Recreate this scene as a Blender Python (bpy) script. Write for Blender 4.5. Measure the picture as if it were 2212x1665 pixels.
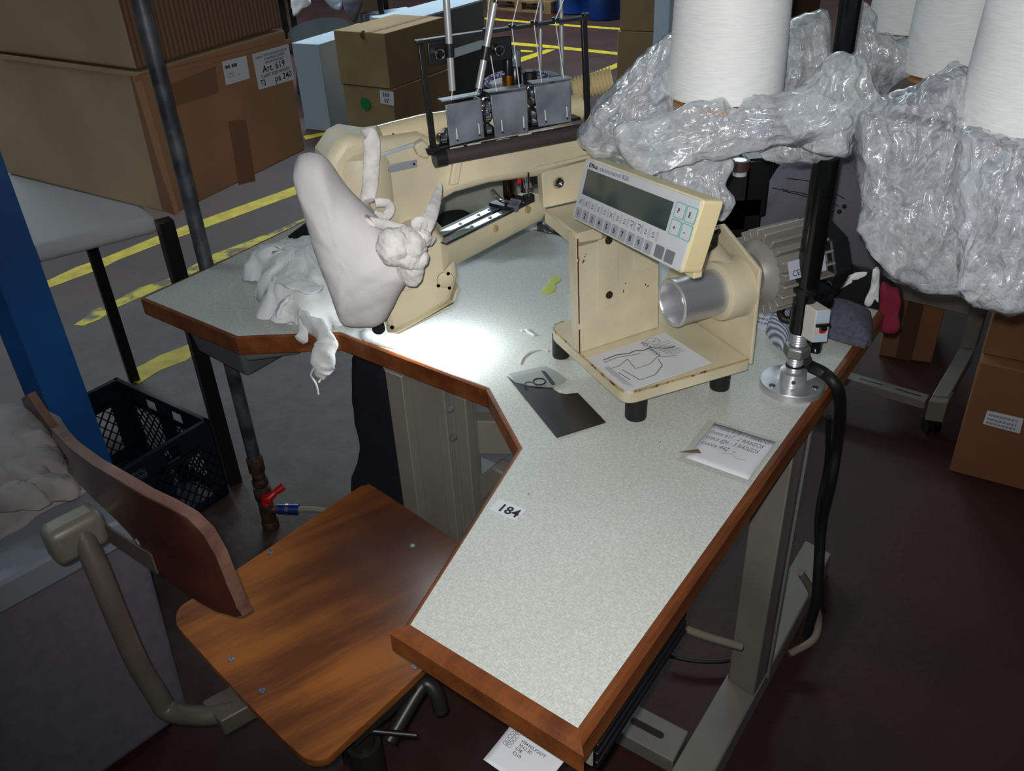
import bpy, bmesh, math, random
from mathutils import Vector, Matrix, noise
random.seed(7)
for o in list(bpy.data.objects): bpy.data.objects.remove(o)
SC=bpy.context.scene; COL=SC.collection
# ------------------------------------------------------------------ camera
F=1850.0; CX,CY=1106.0,832.5; CH=1.55
_d=Vector(((1250-CX)/F,-(3800-CY)/F,-1.0)).normalized(); _u=-_d
_f=Vector((0,0,-1)); _f=(_f-_u*_f.dot(_u)).normalized(); _r=_f.cross(_u)
RM=Matrix((_r,_f,_u)); CAM=Vector((0,0,CH))
cd=bpy.data.cameras.new('camera'); cam=bpy.data.objects.new('camera',cd); COL.objects.link(cam)
cam.matrix_world=Matrix.Translation(CAM)@RM.to_4x4()
cd.sensor_width=36; cd.lens=F/2212*36; cd.clip_start=.02; cd.clip_end=200
SC.camera=cam
# ------------------------------------------------------------------ world, lights, exposure
SC.view_settings.view_transform='Standard'; SC.view_settings.look='None'
SC.view_settings.exposure=0.78; SC.view_settings.gamma=1; SC.view_settings.use_curve_mapping=False
wd=bpy.data.worlds.new('hall'); SC.world=wd; wd.use_nodes=True
bg=wd.node_tree.nodes['Background']; bg.inputs[0].default_value=(.60,.76,.86,1); bg.inputs[1].default_value=.046
def area(name,loc,rot,sx,sy,p,col):
    l=bpy.data.lights.new(name,'AREA'); l.shape='RECTANGLE'; l.size=sx; l.size_y=sy; l.energy=p; l.color=col
    o=bpy.data.objects.new(name,l); o.location=loc; o.rotation_euler=rot; COL.objects.link(o); return o
for i,(x,y,p) in enumerate(((-4.5,6.5,84),(-1.2,8.8,112),(2.6,9.5,88),(-4.2,2.6,20))):
    area('ceiling_tube_light',(x,y,4.2),(0,0,.4),2.6,.5,p,(.80,.95,1))
fl=bpy.data.lights.new('phone_flash','SPOT'); fl.energy=29.0; fl.shadow_soft_size=.007; fl.color=(1,.985,.96)
fl.spot_size=math.radians(98); fl.spot_blend=1.0
fo=bpy.data.objects.new('phone_flash',fl); fo.matrix_world=Matrix.Translation(CAM+Vector((-.012,0,.022)))@(RM@Matrix.Rotation(math.radians(-5),3,'Y')@Matrix.Rotation(math.radians(2),3,'X')).to_4x4(); COL.objects.link(fo)
# ------------------------------------------------------------------ pixel rays of the photograph -> points in the room
def ray(px,py): return RM@Vector(((px-CX)/F,-(py-CY)/F,-1.0))
def P(px,py,z):
    r=ray(px,py); return CAM+r*((z-CH)/r.z)
def PL(px,py,p0,n):
    r=ray(px,py); return CAM+r*((Vector(p0)-CAM).dot(n)/r.dot(n))
def NA(a): a=math.radians(a); return Vector((-math.sin(a),math.cos(a),0))
def DA(a): a=math.radians(a); return Vector((math.cos(a),math.sin(a),0))
def PV(px,py,p0,ang): return PL(px,py,Vector((p0[0],p0[1],0)),NA(ang))
def VZ(px,py,q):
    r=ray(px,py); return CH+r.z*(q[0]*r.x+q[1]*r.y)/(r.x**2+r.y**2)
def PY(px,py,y): return PV(px,py,(0,y),0)
T=.78
# ------------------------------------------------------------------ materials
def lin(c): return tuple(((v/255)/12.92 if v/255<=.04045 else ((v/255+.055)/1.055)**2.4) for v in c)+(1,)
MATS={}
def mat(name,col,rough=.6,metal=0,col2=None,nscale=8,namt=.5,bump=0,bscale=60,stretch=(1,1,1),emit=0,spec=.5,coat=0,nlo=.35,nhi=.65,alpha=1,rotz=0,detail=6):
    if name in MATS: return MATS[name]
    m=bpy.data.materials.new(name); m.use_nodes=True; nt=m.node_tree; N=nt.nodes; L=nt.links
    b=N['Principled BSDF']; b.inputs['Base Color'].default_value=lin(col); b.inputs['Roughness'].default_value=rough
    b.inputs['Metallic'].default_value=metal; b.inputs['Specular IOR Level'].default_value=spec
    b.inputs['Coat Weight'].default_value=coat; b.inputs['Coat Roughness'].default_value=.15
    b.inputs['Alpha'].default_value=alpha
    g=N.new('ShaderNodeNewGeometry'); mp=N.new('ShaderNodeMapping'); mp.inputs['Scale'].default_value=stretch; mp.inputs['Rotation'].default_value=(0,0,rotz)
    mp.vector_type='TEXTURE' if rotz else 'POINT'
    if rotz: mp.inputs['Scale'].default_value=tuple(1/s for s in stretch)
    L.new(g.outputs['Position'],mp.inputs['Vector'])
    if col2 is not None:
        n=N.new('ShaderNodeTexNoise'); n.inputs['Scale'].default_value=nscale; n.inputs['Detail'].default_value=detail
        L.new(mp.outputs[0],n.inputs['Vector']); r=N.new('ShaderNodeMapRange'); r.inputs[1].default_value=nlo; r.inputs[2].default_value=nhi; r.inputs[4].default_value=namt*2 if namt<=.5 else 1
        L.new(n.outputs[0],r.inputs[0]); x=N.new('ShaderNodeMix'); x.data_type='RGBA'; x.inputs[6].default_value=lin(col); x.inputs[7].default_value=lin(col2)
        L.new(r.outputs[0],x.inputs[0]); L.new(x.outputs[2],b.inputs['Base Color'])
    if bump:
        n=N.new('ShaderNodeTexNoise'); n.inputs['Scale'].default_value=bscale; n.inputs['Detail'].default_value=4
        L.new(mp.outputs[0],n.inputs['Vector']); q=N.new('ShaderNodeBump'); q.inputs['Strength'].default_value=bump; q.inputs['Distance'].default_value=.004
        L.new(n.outputs[0],q.inputs['Height']); L.new(q.outputs[0],b.inputs['Normal'])
    if emit: b.inputs['Emission Color'].default_value=lin(col); b.inputs['Emission Strength'].default_value=emit
    MATS[name]=m; return m
def wood_mat(name,c1,c2,ang,sc=14,rough=.38,band=9):
    m=mat(name,c1,rough,spec=.45,coat=.15); nt=m.node_tree; N=nt.nodes; L=nt.links; b=N['Principled BSDF']
    g=N.new('ShaderNodeNewGeometry'); mp=N.new('ShaderNodeVectorRotate'); mp.rotation_type='Z_AXIS'; mp.inputs['Angle'].default_value=-math.radians(ang)
    L.new(g.outputs['Position'],mp.inputs['Vector']); s=N.new('ShaderNodeMapping'); s.inputs['Scale'].default_value=(.9,9,9); L.new(mp.outputs[0],s.inputs['Vector'])
    n=N.new('ShaderNodeTexNoise'); n.inputs['Scale'].default_value=band/4; n.inputs['Detail'].default_value=7; n.inputs['Roughness'].default_value=.55; L.new(s.outputs[0],n.inputs['Vector'])
    n2=N.new('ShaderNodeTexNoise'); n2.inputs['Scale'].default_value=5; n2.inputs['Detail'].default_value=3; L.new(g.outputs['Position'],n2.inputs['Vector'])
    n3=N.new('ShaderNodeTexNoise'); n3.inputs['Scale'].default_value=sc*2.5; n3.inputs['Detail'].default_value=4; L.new(s.outputs[0],n3.inputs['Vector'])
    a=N.new('ShaderNodeMath'); a.operation='MULTIPLY_ADD'; a.inputs[1].default_value=.55; L.new(n.outputs[0],a.inputs[0])
    a2=N.new('ShaderNodeMath'); a2.operation='MULTIPLY_ADD'; a2.inputs[1].default_value=.3; L.new(n2.outputs[0],a2.inputs[0])
    a3=N.new('ShaderNodeMath'); a3.operation='MULTIPLY'; a3.inputs[1].default_value=.15; L.new(n3.outputs[0],a3.inputs[0])
    L.new(a3.outputs[0],a2.inputs[2]); L.new(a2.outputs[0],a.inputs[2])
    r=N.new('ShaderNodeMapRange'); r.inputs[1].default_value=.40; r.inputs[2].default_value=.60; L.new(a.outputs[0],r.inputs[0])
    x=N.new('ShaderNodeMix'); x.data_type='RGBA'; x.inputs[6].default_value=lin(c1); x.inputs[7].default_value=lin(c2); L.new(r.outputs[0],x.inputs[0]); L.new(x.outputs[2],b.inputs['Base Color'])
    return m
def chipped(name,col,under,rough=.45,lo=.69,hi=.70,sc=24,dirt=None):
    """paint with small chips showing the primer below and a little grime"""
    m=mat(name,col,rough,col2=dirt or tuple(int(v*.86) for v in col),nscale=7,spec=.4,bump=.12,bscale=420); nt=m.node_tree; N=nt.nodes; L=nt.links; b=N['Principled BSDF']
    src=b.inputs['Base Color'].links[0].from_socket
    g=N.new('ShaderNodeNewGeometry'); n=N.new('ShaderNodeTexNoise'); n.inputs['Scale'].default_value=sc; n.inputs['Detail'].default_value=8; n.inputs['Roughness'].default_value=.7
    L.new(g.outputs['Position'],n.inputs['Vector']); r=N.new('ShaderNodeMapRange'); r.inputs[1].default_value=lo; r.inputs[2].default_value=hi; L.new(n.outputs[0],r.inputs[0])
    x=N.new('ShaderNodeMix'); x.data_type='RGBA'; x.inputs[7].default_value=lin(under); L.new(r.outputs[0],x.inputs[0]); L.new(src,x.inputs[6]); L.new(x.outputs[2],b.inputs['Base Color'])
    return m
def plastic_film(name,col,op=.45,rough=.13,k=.55,sc=26):
    """thin clear film: part see-through, crumpled into small flat facets"""
    m=bpy.data.materials.new(name); m.use_nodes=True; nt=m.node_tree; N=nt.nodes; L=nt.links; b=N['Principled BSDF']; out=N['Material Output']
    b.inputs['Base Color'].default_value=lin(col); b.inputs['Roughness'].default_value=rough; b.inputs['Specular IOR Level'].default_value=1.0; b.inputs['IOR'].default_value=1.8; b.inputs['Coat Weight'].default_value=1; b.inputs['Coat Roughness'].default_value=.09
    g=N.new('ShaderNodeNewGeometry')
    nz=N.new('ShaderNodeTexNoise'); nz.inputs['Scale'].default_value=7; nz.inputs['Detail'].default_value=4; L.new(g.outputs['Position'],nz.inputs['Vector'])
    mx=N.new('ShaderNodeVectorMath'); mx.operation='MULTIPLY_ADD'; mx.inputs[1].default_value=(.10,.10,.10); L.new(nz.outputs[1],mx.inputs[0]); L.new(g.outputs['Position'],mx.inputs[2])
    acc=g.outputs['Normal']
    for s,kk,st in ((sc,k,(1,1,.45)),(sc*2.6,k*.5,(1,.6,1))):
        mp=N.new('ShaderNodeMapping'); mp.inputs['Scale'].default_value=st; mp.inputs['Rotation'].default_value=(.3,.5,s*.1); L.new(mx.outputs[0],mp.inputs['Vector'])
        v=N.new('ShaderNodeTexVoronoi'); v.inputs['Scale'].default_value=s; L.new(mp.outputs[0],v.inputs['Vector'])
        sb=N.new('ShaderNodeVectorMath'); sb.operation='SUBTRACT'; sb.inputs[1].default_value=(.5,.5,.5); L.new(v.outputs['Color'],sb.inputs[0])
        ma=N.new('ShaderNodeVectorMath'); ma.operation='MULTIPLY_ADD'; ma.inputs[1].default_value=(kk,kk,kk); L.new(sb.outputs[0],ma.inputs[0]); L.new(acc,ma.inputs[2]); acc=ma.outputs[0]
    no=N.new('ShaderNodeVectorMath'); no.operation='NORMALIZE'; L.new(acc,no.inputs[0])
    q=N.new('ShaderNodeBump'); q.inputs['Strength'].default_value=.6; q.inputs['Distance'].default_value=.004
    n=N.new('ShaderNodeTexNoise'); n.inputs['Scale'].default_value=60; n.inputs['Detail'].default_value=5; n.inputs['Distortion'].default_value=1.2; L.new(mx.outputs[0],n.inputs['Vector'])
    L.new(n.outputs[0],q.inputs['Height']); L.new(no.outputs[0],q.inputs['Normal']); L.new(q.outputs[0],b.inputs['Normal'])
    tr=N.new('ShaderNodeBsdfTransparent'); tr.inputs[0].default_value=(.90,.92,.94,1)
    ms=N.new('ShaderNodeMixShader'); lw=N.new('ShaderNodeLayerWeight'); lw.inputs[0].default_value=.4
    r=N.new('ShaderNodeMapRange'); r.inputs[3].default_value=op*.6; r.inputs[4].default_value=min(1,op+.35); L.new(lw.outputs['Facing'],r.inputs[0])
    r2=N.new('ShaderNodeMapRange'); r2.inputs[1].default_value=.35; r2.inputs[2].default_value=.7; r2.inputs[3].default_value=-.12; r2.inputs[4].default_value=.25; L.new(n.outputs[0],r2.inputs[0])
    ad=N.new('ShaderNodeMath'); ad.operation='ADD'; ad.use_clamp=True; L.new(r.outputs[0],ad.inputs[0]); L.new(r2.outputs[0],ad.inputs[1]); L.new(ad.outputs[0],ms.inputs[0])
    L.new(tr.outputs[0],ms.inputs[1]); L.new(b.outputs[0],ms.inputs[2]); L.new(ms.outputs[0],out.inputs['Surface'])
    MATS[name]=m; return m
def laminate():
    m=mat('laminate',(178,186,178),.42,spec=.4); nt=m.node_tree; N=nt.nodes; L=nt.links; b=N['Principled BSDF']
    g=N.new('ShaderNodeNewGeometry'); outs=[]
    for a,s in ((.85,(650,150,150)),(-.72,(650,150,150)),(.1,(320,320,320))):
        vr=N.new('ShaderNodeVectorRotate'); vr.rotation_type='Z_AXIS'; vr.inputs['Angle'].default_value=a; L.new(g.outputs['Position'],vr.inputs['Vector'])
        mp=N.new('ShaderNodeMapping'); mp.inputs['Scale'].default_value=s; L.new(vr.outputs[0],mp.inputs['Vector'])
        n=N.new('ShaderNodeTexNoise'); n.inputs['Scale'].default_value=1.0; n.inputs['Detail'].default_value=2; L.new(mp.outputs[0],n.inputs['Vector']); outs.append(n.outputs[0])
    mxx=N.new('ShaderNodeMath'); mxx.operation='MAXIMUM'; L.new(outs[0],mxx.inputs[0]); L.new(outs[1],mxx.inputs[1])
    ad=N.new('ShaderNodeMath'); ad.operation='MULTIPLY_ADD'; ad.inputs[1].default_value=.4; L.new(outs[2],ad.inputs[0]); L.new(mxx.outputs[0],ad.inputs[2])
    r=N.new('ShaderNodeMapRange'); r.inputs[1].default_value=.66; r.inputs[2].default_value=.90; L.new(ad.outputs[0],r.inputs[0])
    x=N.new('ShaderNodeMix'); x.data_type='RGBA'; x.inputs[6].default_value=lin((186,190,184)); x.inputs[7].default_value=lin((212,215,210)); L.new(r.outputs[0],x.inputs[0]); 
    n4=N.new('ShaderNodeTexNoise'); n4.inputs['Scale'].default_value=85; n4.inputs['Detail'].default_value=1; L.new(g.outputs['Position'],n4.inputs['Vector'])
    r4=N.new('ShaderNodeMapRange'); r4.inputs[1].default_value=.825; r4.inputs[2].default_value=.835; L.new(n4.outputs[0],r4.inputs[0])
    x4=N.new('ShaderNodeMix'); x4.data_type='RGBA'; x4.inputs[7].default_value=lin((60,50,48)); L.new(r4.outputs[0],x4.inputs[0]); L.new(x.outputs[2],x4.inputs[6]); L.new(x4.outputs[2],b.inputs['Base Color'])
    return m
def stripes(name,c1,c2,scale,ang,rough=.8,axis='X',dist=0):
    m=mat(name,c1,rough); nt=m.node_tree; N=nt.nodes; L=nt.links; b=N['Principled BSDF']
    g=N.new('ShaderNodeNewGeometry'); vr=N.new('ShaderNodeVectorRotate'); vr.rotation_type='Z_AXIS'; vr.inputs['Angle'].default_value=-math.radians(ang); L.new(g.outputs['Position'],vr.inputs['Vector'])
    w=N.new('ShaderNodeTexWave'); w.bands_direction=axis; w.inputs['Scale'].default_value=scale; w.inputs['Distortion'].default_value=dist; w.inputs['Detail'].default_value=1; w.inputs['Detail Scale'].default_value=.6; L.new(vr.outputs[0],w.inputs['Vector'])
    x=N.new('ShaderNodeMix'); x.data_type='RGBA'; x.inputs[6].default_value=lin(c1); x.inputs[7].default_value=lin(c2); L.new(w.outputs['Fac'],x.inputs[0]); L.new(x.outputs[2],b.inputs['Base Color'])
    q=N.new('ShaderNodeBump'); q.inputs['Strength'].default_value=.4; q.inputs['Distance'].default_value=.003; L.new(w.outputs['Fac'],q.inputs['Height']); L.new(q.outputs[0],b.inputs['Normal'])
    return m
M_lam=laminate()
M_edge=wood_mat('edge_wood',(134,76,34),(92,47,22),48,rough=.45)
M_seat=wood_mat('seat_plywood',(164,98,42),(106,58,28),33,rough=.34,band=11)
def darken_around(m,ctr,r0,r1,col,amt):
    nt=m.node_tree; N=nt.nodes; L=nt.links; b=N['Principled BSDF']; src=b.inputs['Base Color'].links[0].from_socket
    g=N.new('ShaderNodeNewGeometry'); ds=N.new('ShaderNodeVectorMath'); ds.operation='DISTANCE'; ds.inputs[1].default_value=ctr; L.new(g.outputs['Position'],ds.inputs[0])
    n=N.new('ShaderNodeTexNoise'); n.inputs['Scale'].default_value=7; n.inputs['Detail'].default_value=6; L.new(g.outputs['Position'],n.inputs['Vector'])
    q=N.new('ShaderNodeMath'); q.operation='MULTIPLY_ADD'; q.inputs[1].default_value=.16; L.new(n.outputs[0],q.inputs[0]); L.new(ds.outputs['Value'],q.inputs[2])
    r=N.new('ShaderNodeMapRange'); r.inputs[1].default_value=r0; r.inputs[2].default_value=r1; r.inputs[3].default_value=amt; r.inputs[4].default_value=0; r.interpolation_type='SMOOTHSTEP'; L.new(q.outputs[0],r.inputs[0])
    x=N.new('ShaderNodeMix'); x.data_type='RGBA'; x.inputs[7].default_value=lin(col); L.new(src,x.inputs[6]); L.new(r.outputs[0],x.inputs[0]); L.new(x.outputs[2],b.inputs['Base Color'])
darken_around(M_seat,tuple(P(840,1170,.5)),.10,.42,(52,24,15),.94)  # darker brown blended in around the table side of the seat, fading outward
M_back=wood_mat('backrest_plywood',(68,33,25),(50,25,20),-44,rough=.35)
M_ply=wood_mat('ply_edge',(126,92,78),(84,54,46),-44,rough=.6,sc=30)
M_cream=chipped('cream_paint',(220,209,178),(92,48,30),lo=.735,hi=.75)
M_creamd=mat('cream_grimy',(190,172,128),.55,col2=(150,132,95),nscale=18,bump=.1,bscale=300)
M_rust=mat('paint_worn_primer',(72,30,20),.8)
M_frame=mat('grey_frame_paint',(128,124,116),.5,col2=(112,108,100),nscale=5,bump=.06,bscale=300)
M_tray=mat('grey_tray_plastic',(92,95,96),.5)
M_black=mat('black_paint',(20,20,22),.4); M_blackr=mat('black_rubber',(16,16,17),.55)
M_bglos=mat('black_gloss_plastic',(14,15,16),.22)
M_steel=mat('zinc_steel',(150,156,168),.42,.45,col2=(95,100,112),nscale=14)
M_chrome=mat('chrome',(205,205,208),.14,1); M_alu=mat('turned_aluminium',(205,206,210),.34,.75,bump=.15,bscale=30,stretch=(1,1,12))
M_galv=mat('galvanised_pipe',(112,114,118),.45,.5,col2=(62,64,68),nscale=22,bump=.1,bscale=90)
M_rustp=mat('rusty_fitting',(95,66,50),.6,.3,col2=(40,30,26),nscale=40)
M_board=mat('cardboard',(176,146,110),.8,col2=(162,130,96),nscale=4)
M_boardL=mat('cardboard_pale',(192,164,130),.8,col2=(176,150,118),nscale=4)
M_boardD=mat('packing_tape',(134,94,66),.45)
M_white=mat('white_paper',(214,216,222),.7); M_ink=mat('black_ink',(22,22,26),.7); M_inkb=mat('grey_pencil',(92,94,102),.7)
M_thread=mat('white_thread_yarn',(236,236,235),.55,col2=(222,224,226),nscale=240,stretch=(.2,.2,4),bump=.10,bscale=420)
M_cloth=mat('white_knit_cloth',(226,222,220),.9,col2=(196,192,190),nscale=60,bump=.15,bscale=700)
M_cloth2=mat('white_cotton_cloth',(236,238,238),.9,bump=.2,bscale=120)
M_gauze=mat('white_gauze',(216,212,212),.92,col2=(200,196,197),nscale=9,bump=.25,bscale=800)
M_navy=mat('navy_cloth',(12,14,26),.9); M_blackc=mat('black_cloth',(9,9,11),.9)
M_greyc=mat('grey_cotton_cover',(116,114,124),.9,col2=(102,100,110),nscale=5)
M_sock=mat('grey_wool_sock',(92,94,104),.95,col2=(74,76,86),nscale=150)
M_red=mat('red_fabric',(130,26,56),.9,bump=.3,bscale=300); M_redp=mat('red_plastic',(196,22,26),.35)
M_blue=mat('blue_column_paint',(20,84,150),.5,col2=(16,68,126),nscale=3); M_blued=mat('blue_drum_plastic',(10,62,138),.35)
M_crate=mat('navy_plastic_crate',(22,26,40),.4)
M_yellow=mat('yellow_floor_paint',(206,188,22),.6,col2=(176,152,30),nscale=14)
M_bin=mat('white_bin_fabric',(168,182,196),.8); M_bind=mat('bin_side',(150,150,152),.8); M_lil=mat('lilac_grey_bin',(112,107,116),.75,col2=(102,98,107),nscale=40)
M_film=plastic_film('clear_plastic_film',(226,230,234),.52,rough=.22,k=.5)
M_filmw=plastic_film('clear_plastic_film_big',(222,225,232),.50,rough=.22,k=.5,sc=15)
M_fins=mat('aluminium_motor_fins',(150,148,142),.45,.35)
M_panelf=mat('panel_keyboard_film',(196,200,204),.4); M_lcd=mat('lcd_glass',(44,62,64),.12,spec=.7)
M_key=mat('grey_key_film',(158,162,170),.4); M_keyd=mat('dark_grey_key_film',(112,116,122),.4); M_teal=mat('teal_key_outline',(120,172,166),.5)
M_housing=mat('yellowed_plastic_housing',(206,192,150),.45)
M_pallet=mat('pallet_wood',(150,122,84),.8,col2=(120,96,64),nscale=12)
M_green=mat('green_sticker',(14,128,66),.6)
M_brown=mat('dark_brown_sheet',(34,24,22),.35,col2=(24,20,24),nscale=10,spec=.5)
M_clear=mat('clear_card',(170,176,174),.3,alpha=.45); M_brass=mat('brass',(170,110,40),.3,1)
M_cover=mat('white_table_cover',(196,196,198),.75,bump=.3,bscale=9)
# ------------------------------------------------------------------ object helpers
WL={}
def tag(o,label=None,cat=None,group=None,kind=None):
    if label:o['label']=label
    if cat:o['category']=cat
    if group:o['group']=group
    if kind:o['kind']=kind
    return o
def thing(name,loc,label,cat,group=None):
    o=bpy.data.objects.new(name,None); COL.objects.link(o); o.empty_display_size=.05; o.location=loc; WL[o.name]=Vector(loc); return tag(o,label,cat,group)
def obj(name,bm,m,parent=None,smooth=None,bevel=0,bseg=2,label=None,cat=None,group=None,kind=None,recalc=True,sub=0):
    if recalc: bmesh.ops.recalc_face_normals(bm,faces=bm.faces)
    if smooth is not None:
        for f in bm.faces: f.smooth=True
    lo=Vector((min(v.co[i] for v in bm.verts) for i in range(3))); hi=Vector((max(v.co[i] for v in bm.verts) for i in range(3)))
    c=(lo+hi)/2; 
    if parent is None: c.z=lo.z
    bmesh.ops.translate(bm,verts=bm.verts,vec=-c)
    me=bpy.data.meshes.new(name); bm.to_mesh(me); bm.free()
    ms=m if isinstance(m,(list,tuple)) else [m]
    for q in ms: me.materials.append(q)
    if smooth is not None and smooth<179:
        me.set_sharp_from_angle(angle=math.radians(smooth))
    o=bpy.data.objects.new(name,me); COL.objects.link(o); o.location=c; WL[o.name]=c.copy()
    if parent is not None:
        o.parent=parent; o.matrix_parent_inverse=Matrix.Translation(-WL[parent.name])
    if bevel:
        b=o.modifiers.new('bevel','BEVEL'); b.width=bevel; b.segments=bseg; b.limit_method='ANGLE'; b.angle_limit=math.radians(35); b.harden_normals=False
        if smooth is None:
            for p in me.polygons: p.use_smooth=True
            me.set_sharp_from_angle(angle=math.radians(30))
    if sub:
        s=o.modifiers.new('sub','SUBSURF'); s.levels=sub; s.render_levels=sub
    return tag(o,label,cat,group,kind)
def BM(): return bmesh.new()
def prism(bm,pts,vec):
    vec=Vector(vec); a=[bm.verts.new(p) for p in pts]; b=[bm.verts.new(Vector(p)+vec) for p in pts]; n=len(pts)
    bm.faces.new(a); bm.faces.new(b[::-1])
    for i in range(n): bm.faces.new((a[i],b[i],b[(i+1)%n],a[(i+1)%n]))
    return bm
def box8(bm,o,x,y,z):
    o,x,y,z=map(Vector,(o,x,y,z)); return prism(bm,[o,o+x,o+x+y,o+y],z)
def cbox(bm,c,ang,sx,sy,sz):
    """box with base centre c, sides along ang"""
    d=DA(ang)*sx; e=NA(ang)*sy; return box8(bm,Vector(c)-d/2-e/2,d,e,(0,0,sz))
def ortho(d):
    d=Vector(d).normalized(); a=Vector((0,0,1)) if abs(d.z)<.9 else Vector((1,0,0)); x=d.cross(a).normalized(); return x,d.cross(x).normalized()
def lathe(bm,o,d,prof,seg=32,cap=True):
    """prof: (distance along axis, radius)"""
    o=Vector(o); d=Vector(d).normalized(); x,y=ortho(d); rings=[]
    for h,r in prof:
        rings.append([bm.verts.new(o+d*h+(x*math.cos(2*math.pi*i/seg)+y*math.sin(2*math.pi*i/seg))*r) for i in range(seg)])
    for a,b in zip(rings,rings[1:]):
        for i in range(seg): bm.faces.new((a[i],a[(i+1)%seg],b[(i+1)%seg],b[i]))
    if cap: bm.faces.new(rings[0][::-1]); bm.faces.new(rings[-1])
    return bm
def cyl(bm,a,b,r,seg=20,r2=None):
    a=Vector(a);b=Vector(b); return lathe(bm,a,b-a,[(0,r),((b-a).length,r2 if r2 is not None else r)],seg)
def cat(pts,n=8,closed=False):
    pts=[Vector(p) for p in pts]; out=[]; N=len(pts); R=range(N) if closed else range(N-1)
    for i in R:
        g=(lambda k: pts[k%N]) if closed else (lambda k: pts[max(0,min(N-1,k))])
        p0,p1,p2,p3=g(i-1),g(i),g(i+1),g(i+2)
        for k in range(n):
            t=k/n; out.append(.5*((2*p1)+(p2-p0)*t+(2*p0-5*p1+4*p2-p3)*t*t+(3*p1-3*p2+p3-p0)*t**3))
    if not closed: out.append(pts[-1])
    return out
def tube(bm,pts,r,seg=12,smooth=8,flat=None):
    """r number or list per control point; flat=(ratio, up) squashes the section"""
    P_=cat(pts,smooth) if smooth else [Vector(p) for p in pts]; n=len(P_)
    if not hasattr(r,'__len__'): R_=[r]*n
    else:
        R_=[]
        for i in range(n):
            t=i/(n-1)*(len(r)-1); k=min(int(t),len(r)-2); R_.append(r[k]+(r[k+1]-r[k])*(t-k))
    rings=[]; x=None
    for i,p in enumerate(P_):
        d=(P_[min(i+1,n-1)]-P_[max(i-1,0)]).normalized()
        if x is None: x,_=ortho(d)
        x=(x-d*x.dot(d)).normalized(); y=d.cross(x)
        if flat:
            up=Vector(flat[1]); q=(up-d*up.dot(d))
            if q.length>.05: x=q.normalized(); y=d.cross(x)
            rings.append([bm.verts.new(p+x*math.cos(2*math.pi*k/seg)*R_[i]*flat[0]+y*math.sin(2*math.pi*k/seg)*R_[i]) for k in range(seg)])
        else: rings.append([bm.verts.new(p+(x*math.cos(2*math.pi*k/seg)+y*math.sin(2*math.pi*k/seg))*R_[i]) for k in range(seg)])
    for a,b in zip(rings,rings[1:]):
        for k in range(seg): bm.faces.new((a[k],a[(k+1)%seg],b[(k+1)%seg],b[k]))
    bm.faces.new(rings[0][::-1]); bm.faces.new(rings[-1]); return bm
def nz(p,f,s=0): return noise.noise_vector(Vector(p)*f+Vector((s,s*1.7,s*.3)))
def crumple(bm,amp,f,s=0,ridge=False):
    for v in bm.verts:
        p=v.co; d=nz(p,f,s)*amp+nz(p,f*2.3,s+5)*amp*.45+nz(p,f*5,s+9)*amp*.2
        if ridge:
            q=noise.noise(p*f*1.4+Vector((s,0,0))); q=1-abs(q)*3; d+=d.normalized()*max(0,q)*amp*.6
        v.co=p+d
def inflate(bm,out,p0,n,df,db,c=None,rings=12,step=5,power=.5,sharp=2.2,rnd=True,fold=0,ff=7,seed=0,axis=(.2,0,-1)):
    """closed swollen body whose outline lies in the plane (p0,n); out = outline seen in the photograph"""
    n=Vector(n).normalized(); p0=Vector(p0)
    if n.dot(CAM-p0)<0: n=-n
    O=[PL(x,y,p0,n) for x,y in out]
    if rnd: O=cat(O,step,True)
    if c is None: C=sum(O,Vector())/len(O)
    else: C=PL(c[0],c[1],p0,n)
    S=len(O); rim=[bm.verts.new(p) for p in O]
    for sgn,D in ((1,df),(-1,db)):
        prev=rim
        for k in range(rings-1,0,-1):
            t=k/rings; h=D*(max(0,1-t**sharp))**power
            if fold:
                cur=[]; A=Vector(axis).normalized(); B=n.cross(A).normalized()
                for i,p in enumerate(O):
                    p_=C+(p-C)*t; wq=p_+nz(p_,6,seed)*.035
                    q=Vector((wq.dot(A)*ff,wq.dot(B)*ff*5.5,seed*2.3+sgn)); w=1-abs(noise.noise(q))*3.0; w+=.55*(1-abs(noise.noise(q*2.1+Vector((7,0,0))))*3.0)
                    cur.append(bm.verts.new(p_+n*sgn*(h+fold*w*math.sin(math.pi*min(1,.25+t*.75))**.7)))
            else: cur=[bm.verts.new(C+(p-C)*t+n*sgn*h) for p in O]
            for i in range(S):
                j=(i+1)%S; bm.faces.new((prev[i],prev[j],cur[j],cur[i]))
            prev=cur
        v=bm.verts.new(C+n*sgn*D)
        for i in range(S): bm.faces.new((prev[i],prev[(i+1)%S],v))
    return bm
def dome(bm,out,z,h,rings=8,step=4,power=.5,c=None,thick=.002):
    """soft heap lying on the level z"""
    O=cat([P(x,y,z) for x,y in out],step,True); C=P(c[0],c[1],z) if c else sum(O,Vector())/len(O)
    S=len(O); base=[bm.verts.new(p) for p in O]; bm.faces.new(base[::-1]); prev=[bm.verts.new(p+Vector((0,0,thick))) for p in O]
    for i in range(S): bm.faces.new((base[i],base[(i+1)%S],prev[(i+1)%S],prev[i]))
    for k in range(rings-1,0,-1):
        t=k/rings; cur=[bm.verts.new(C+(p-C)*t+Vector((0,0,thick+h*(1-t*t)**power))) for p in O]
        for i in range(S): bm.faces.new((prev[i],prev[(i+1)%S],cur[(i+1)%S],cur[i]))
        prev=cur
    bm.faces.new(prev); return bm
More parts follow.
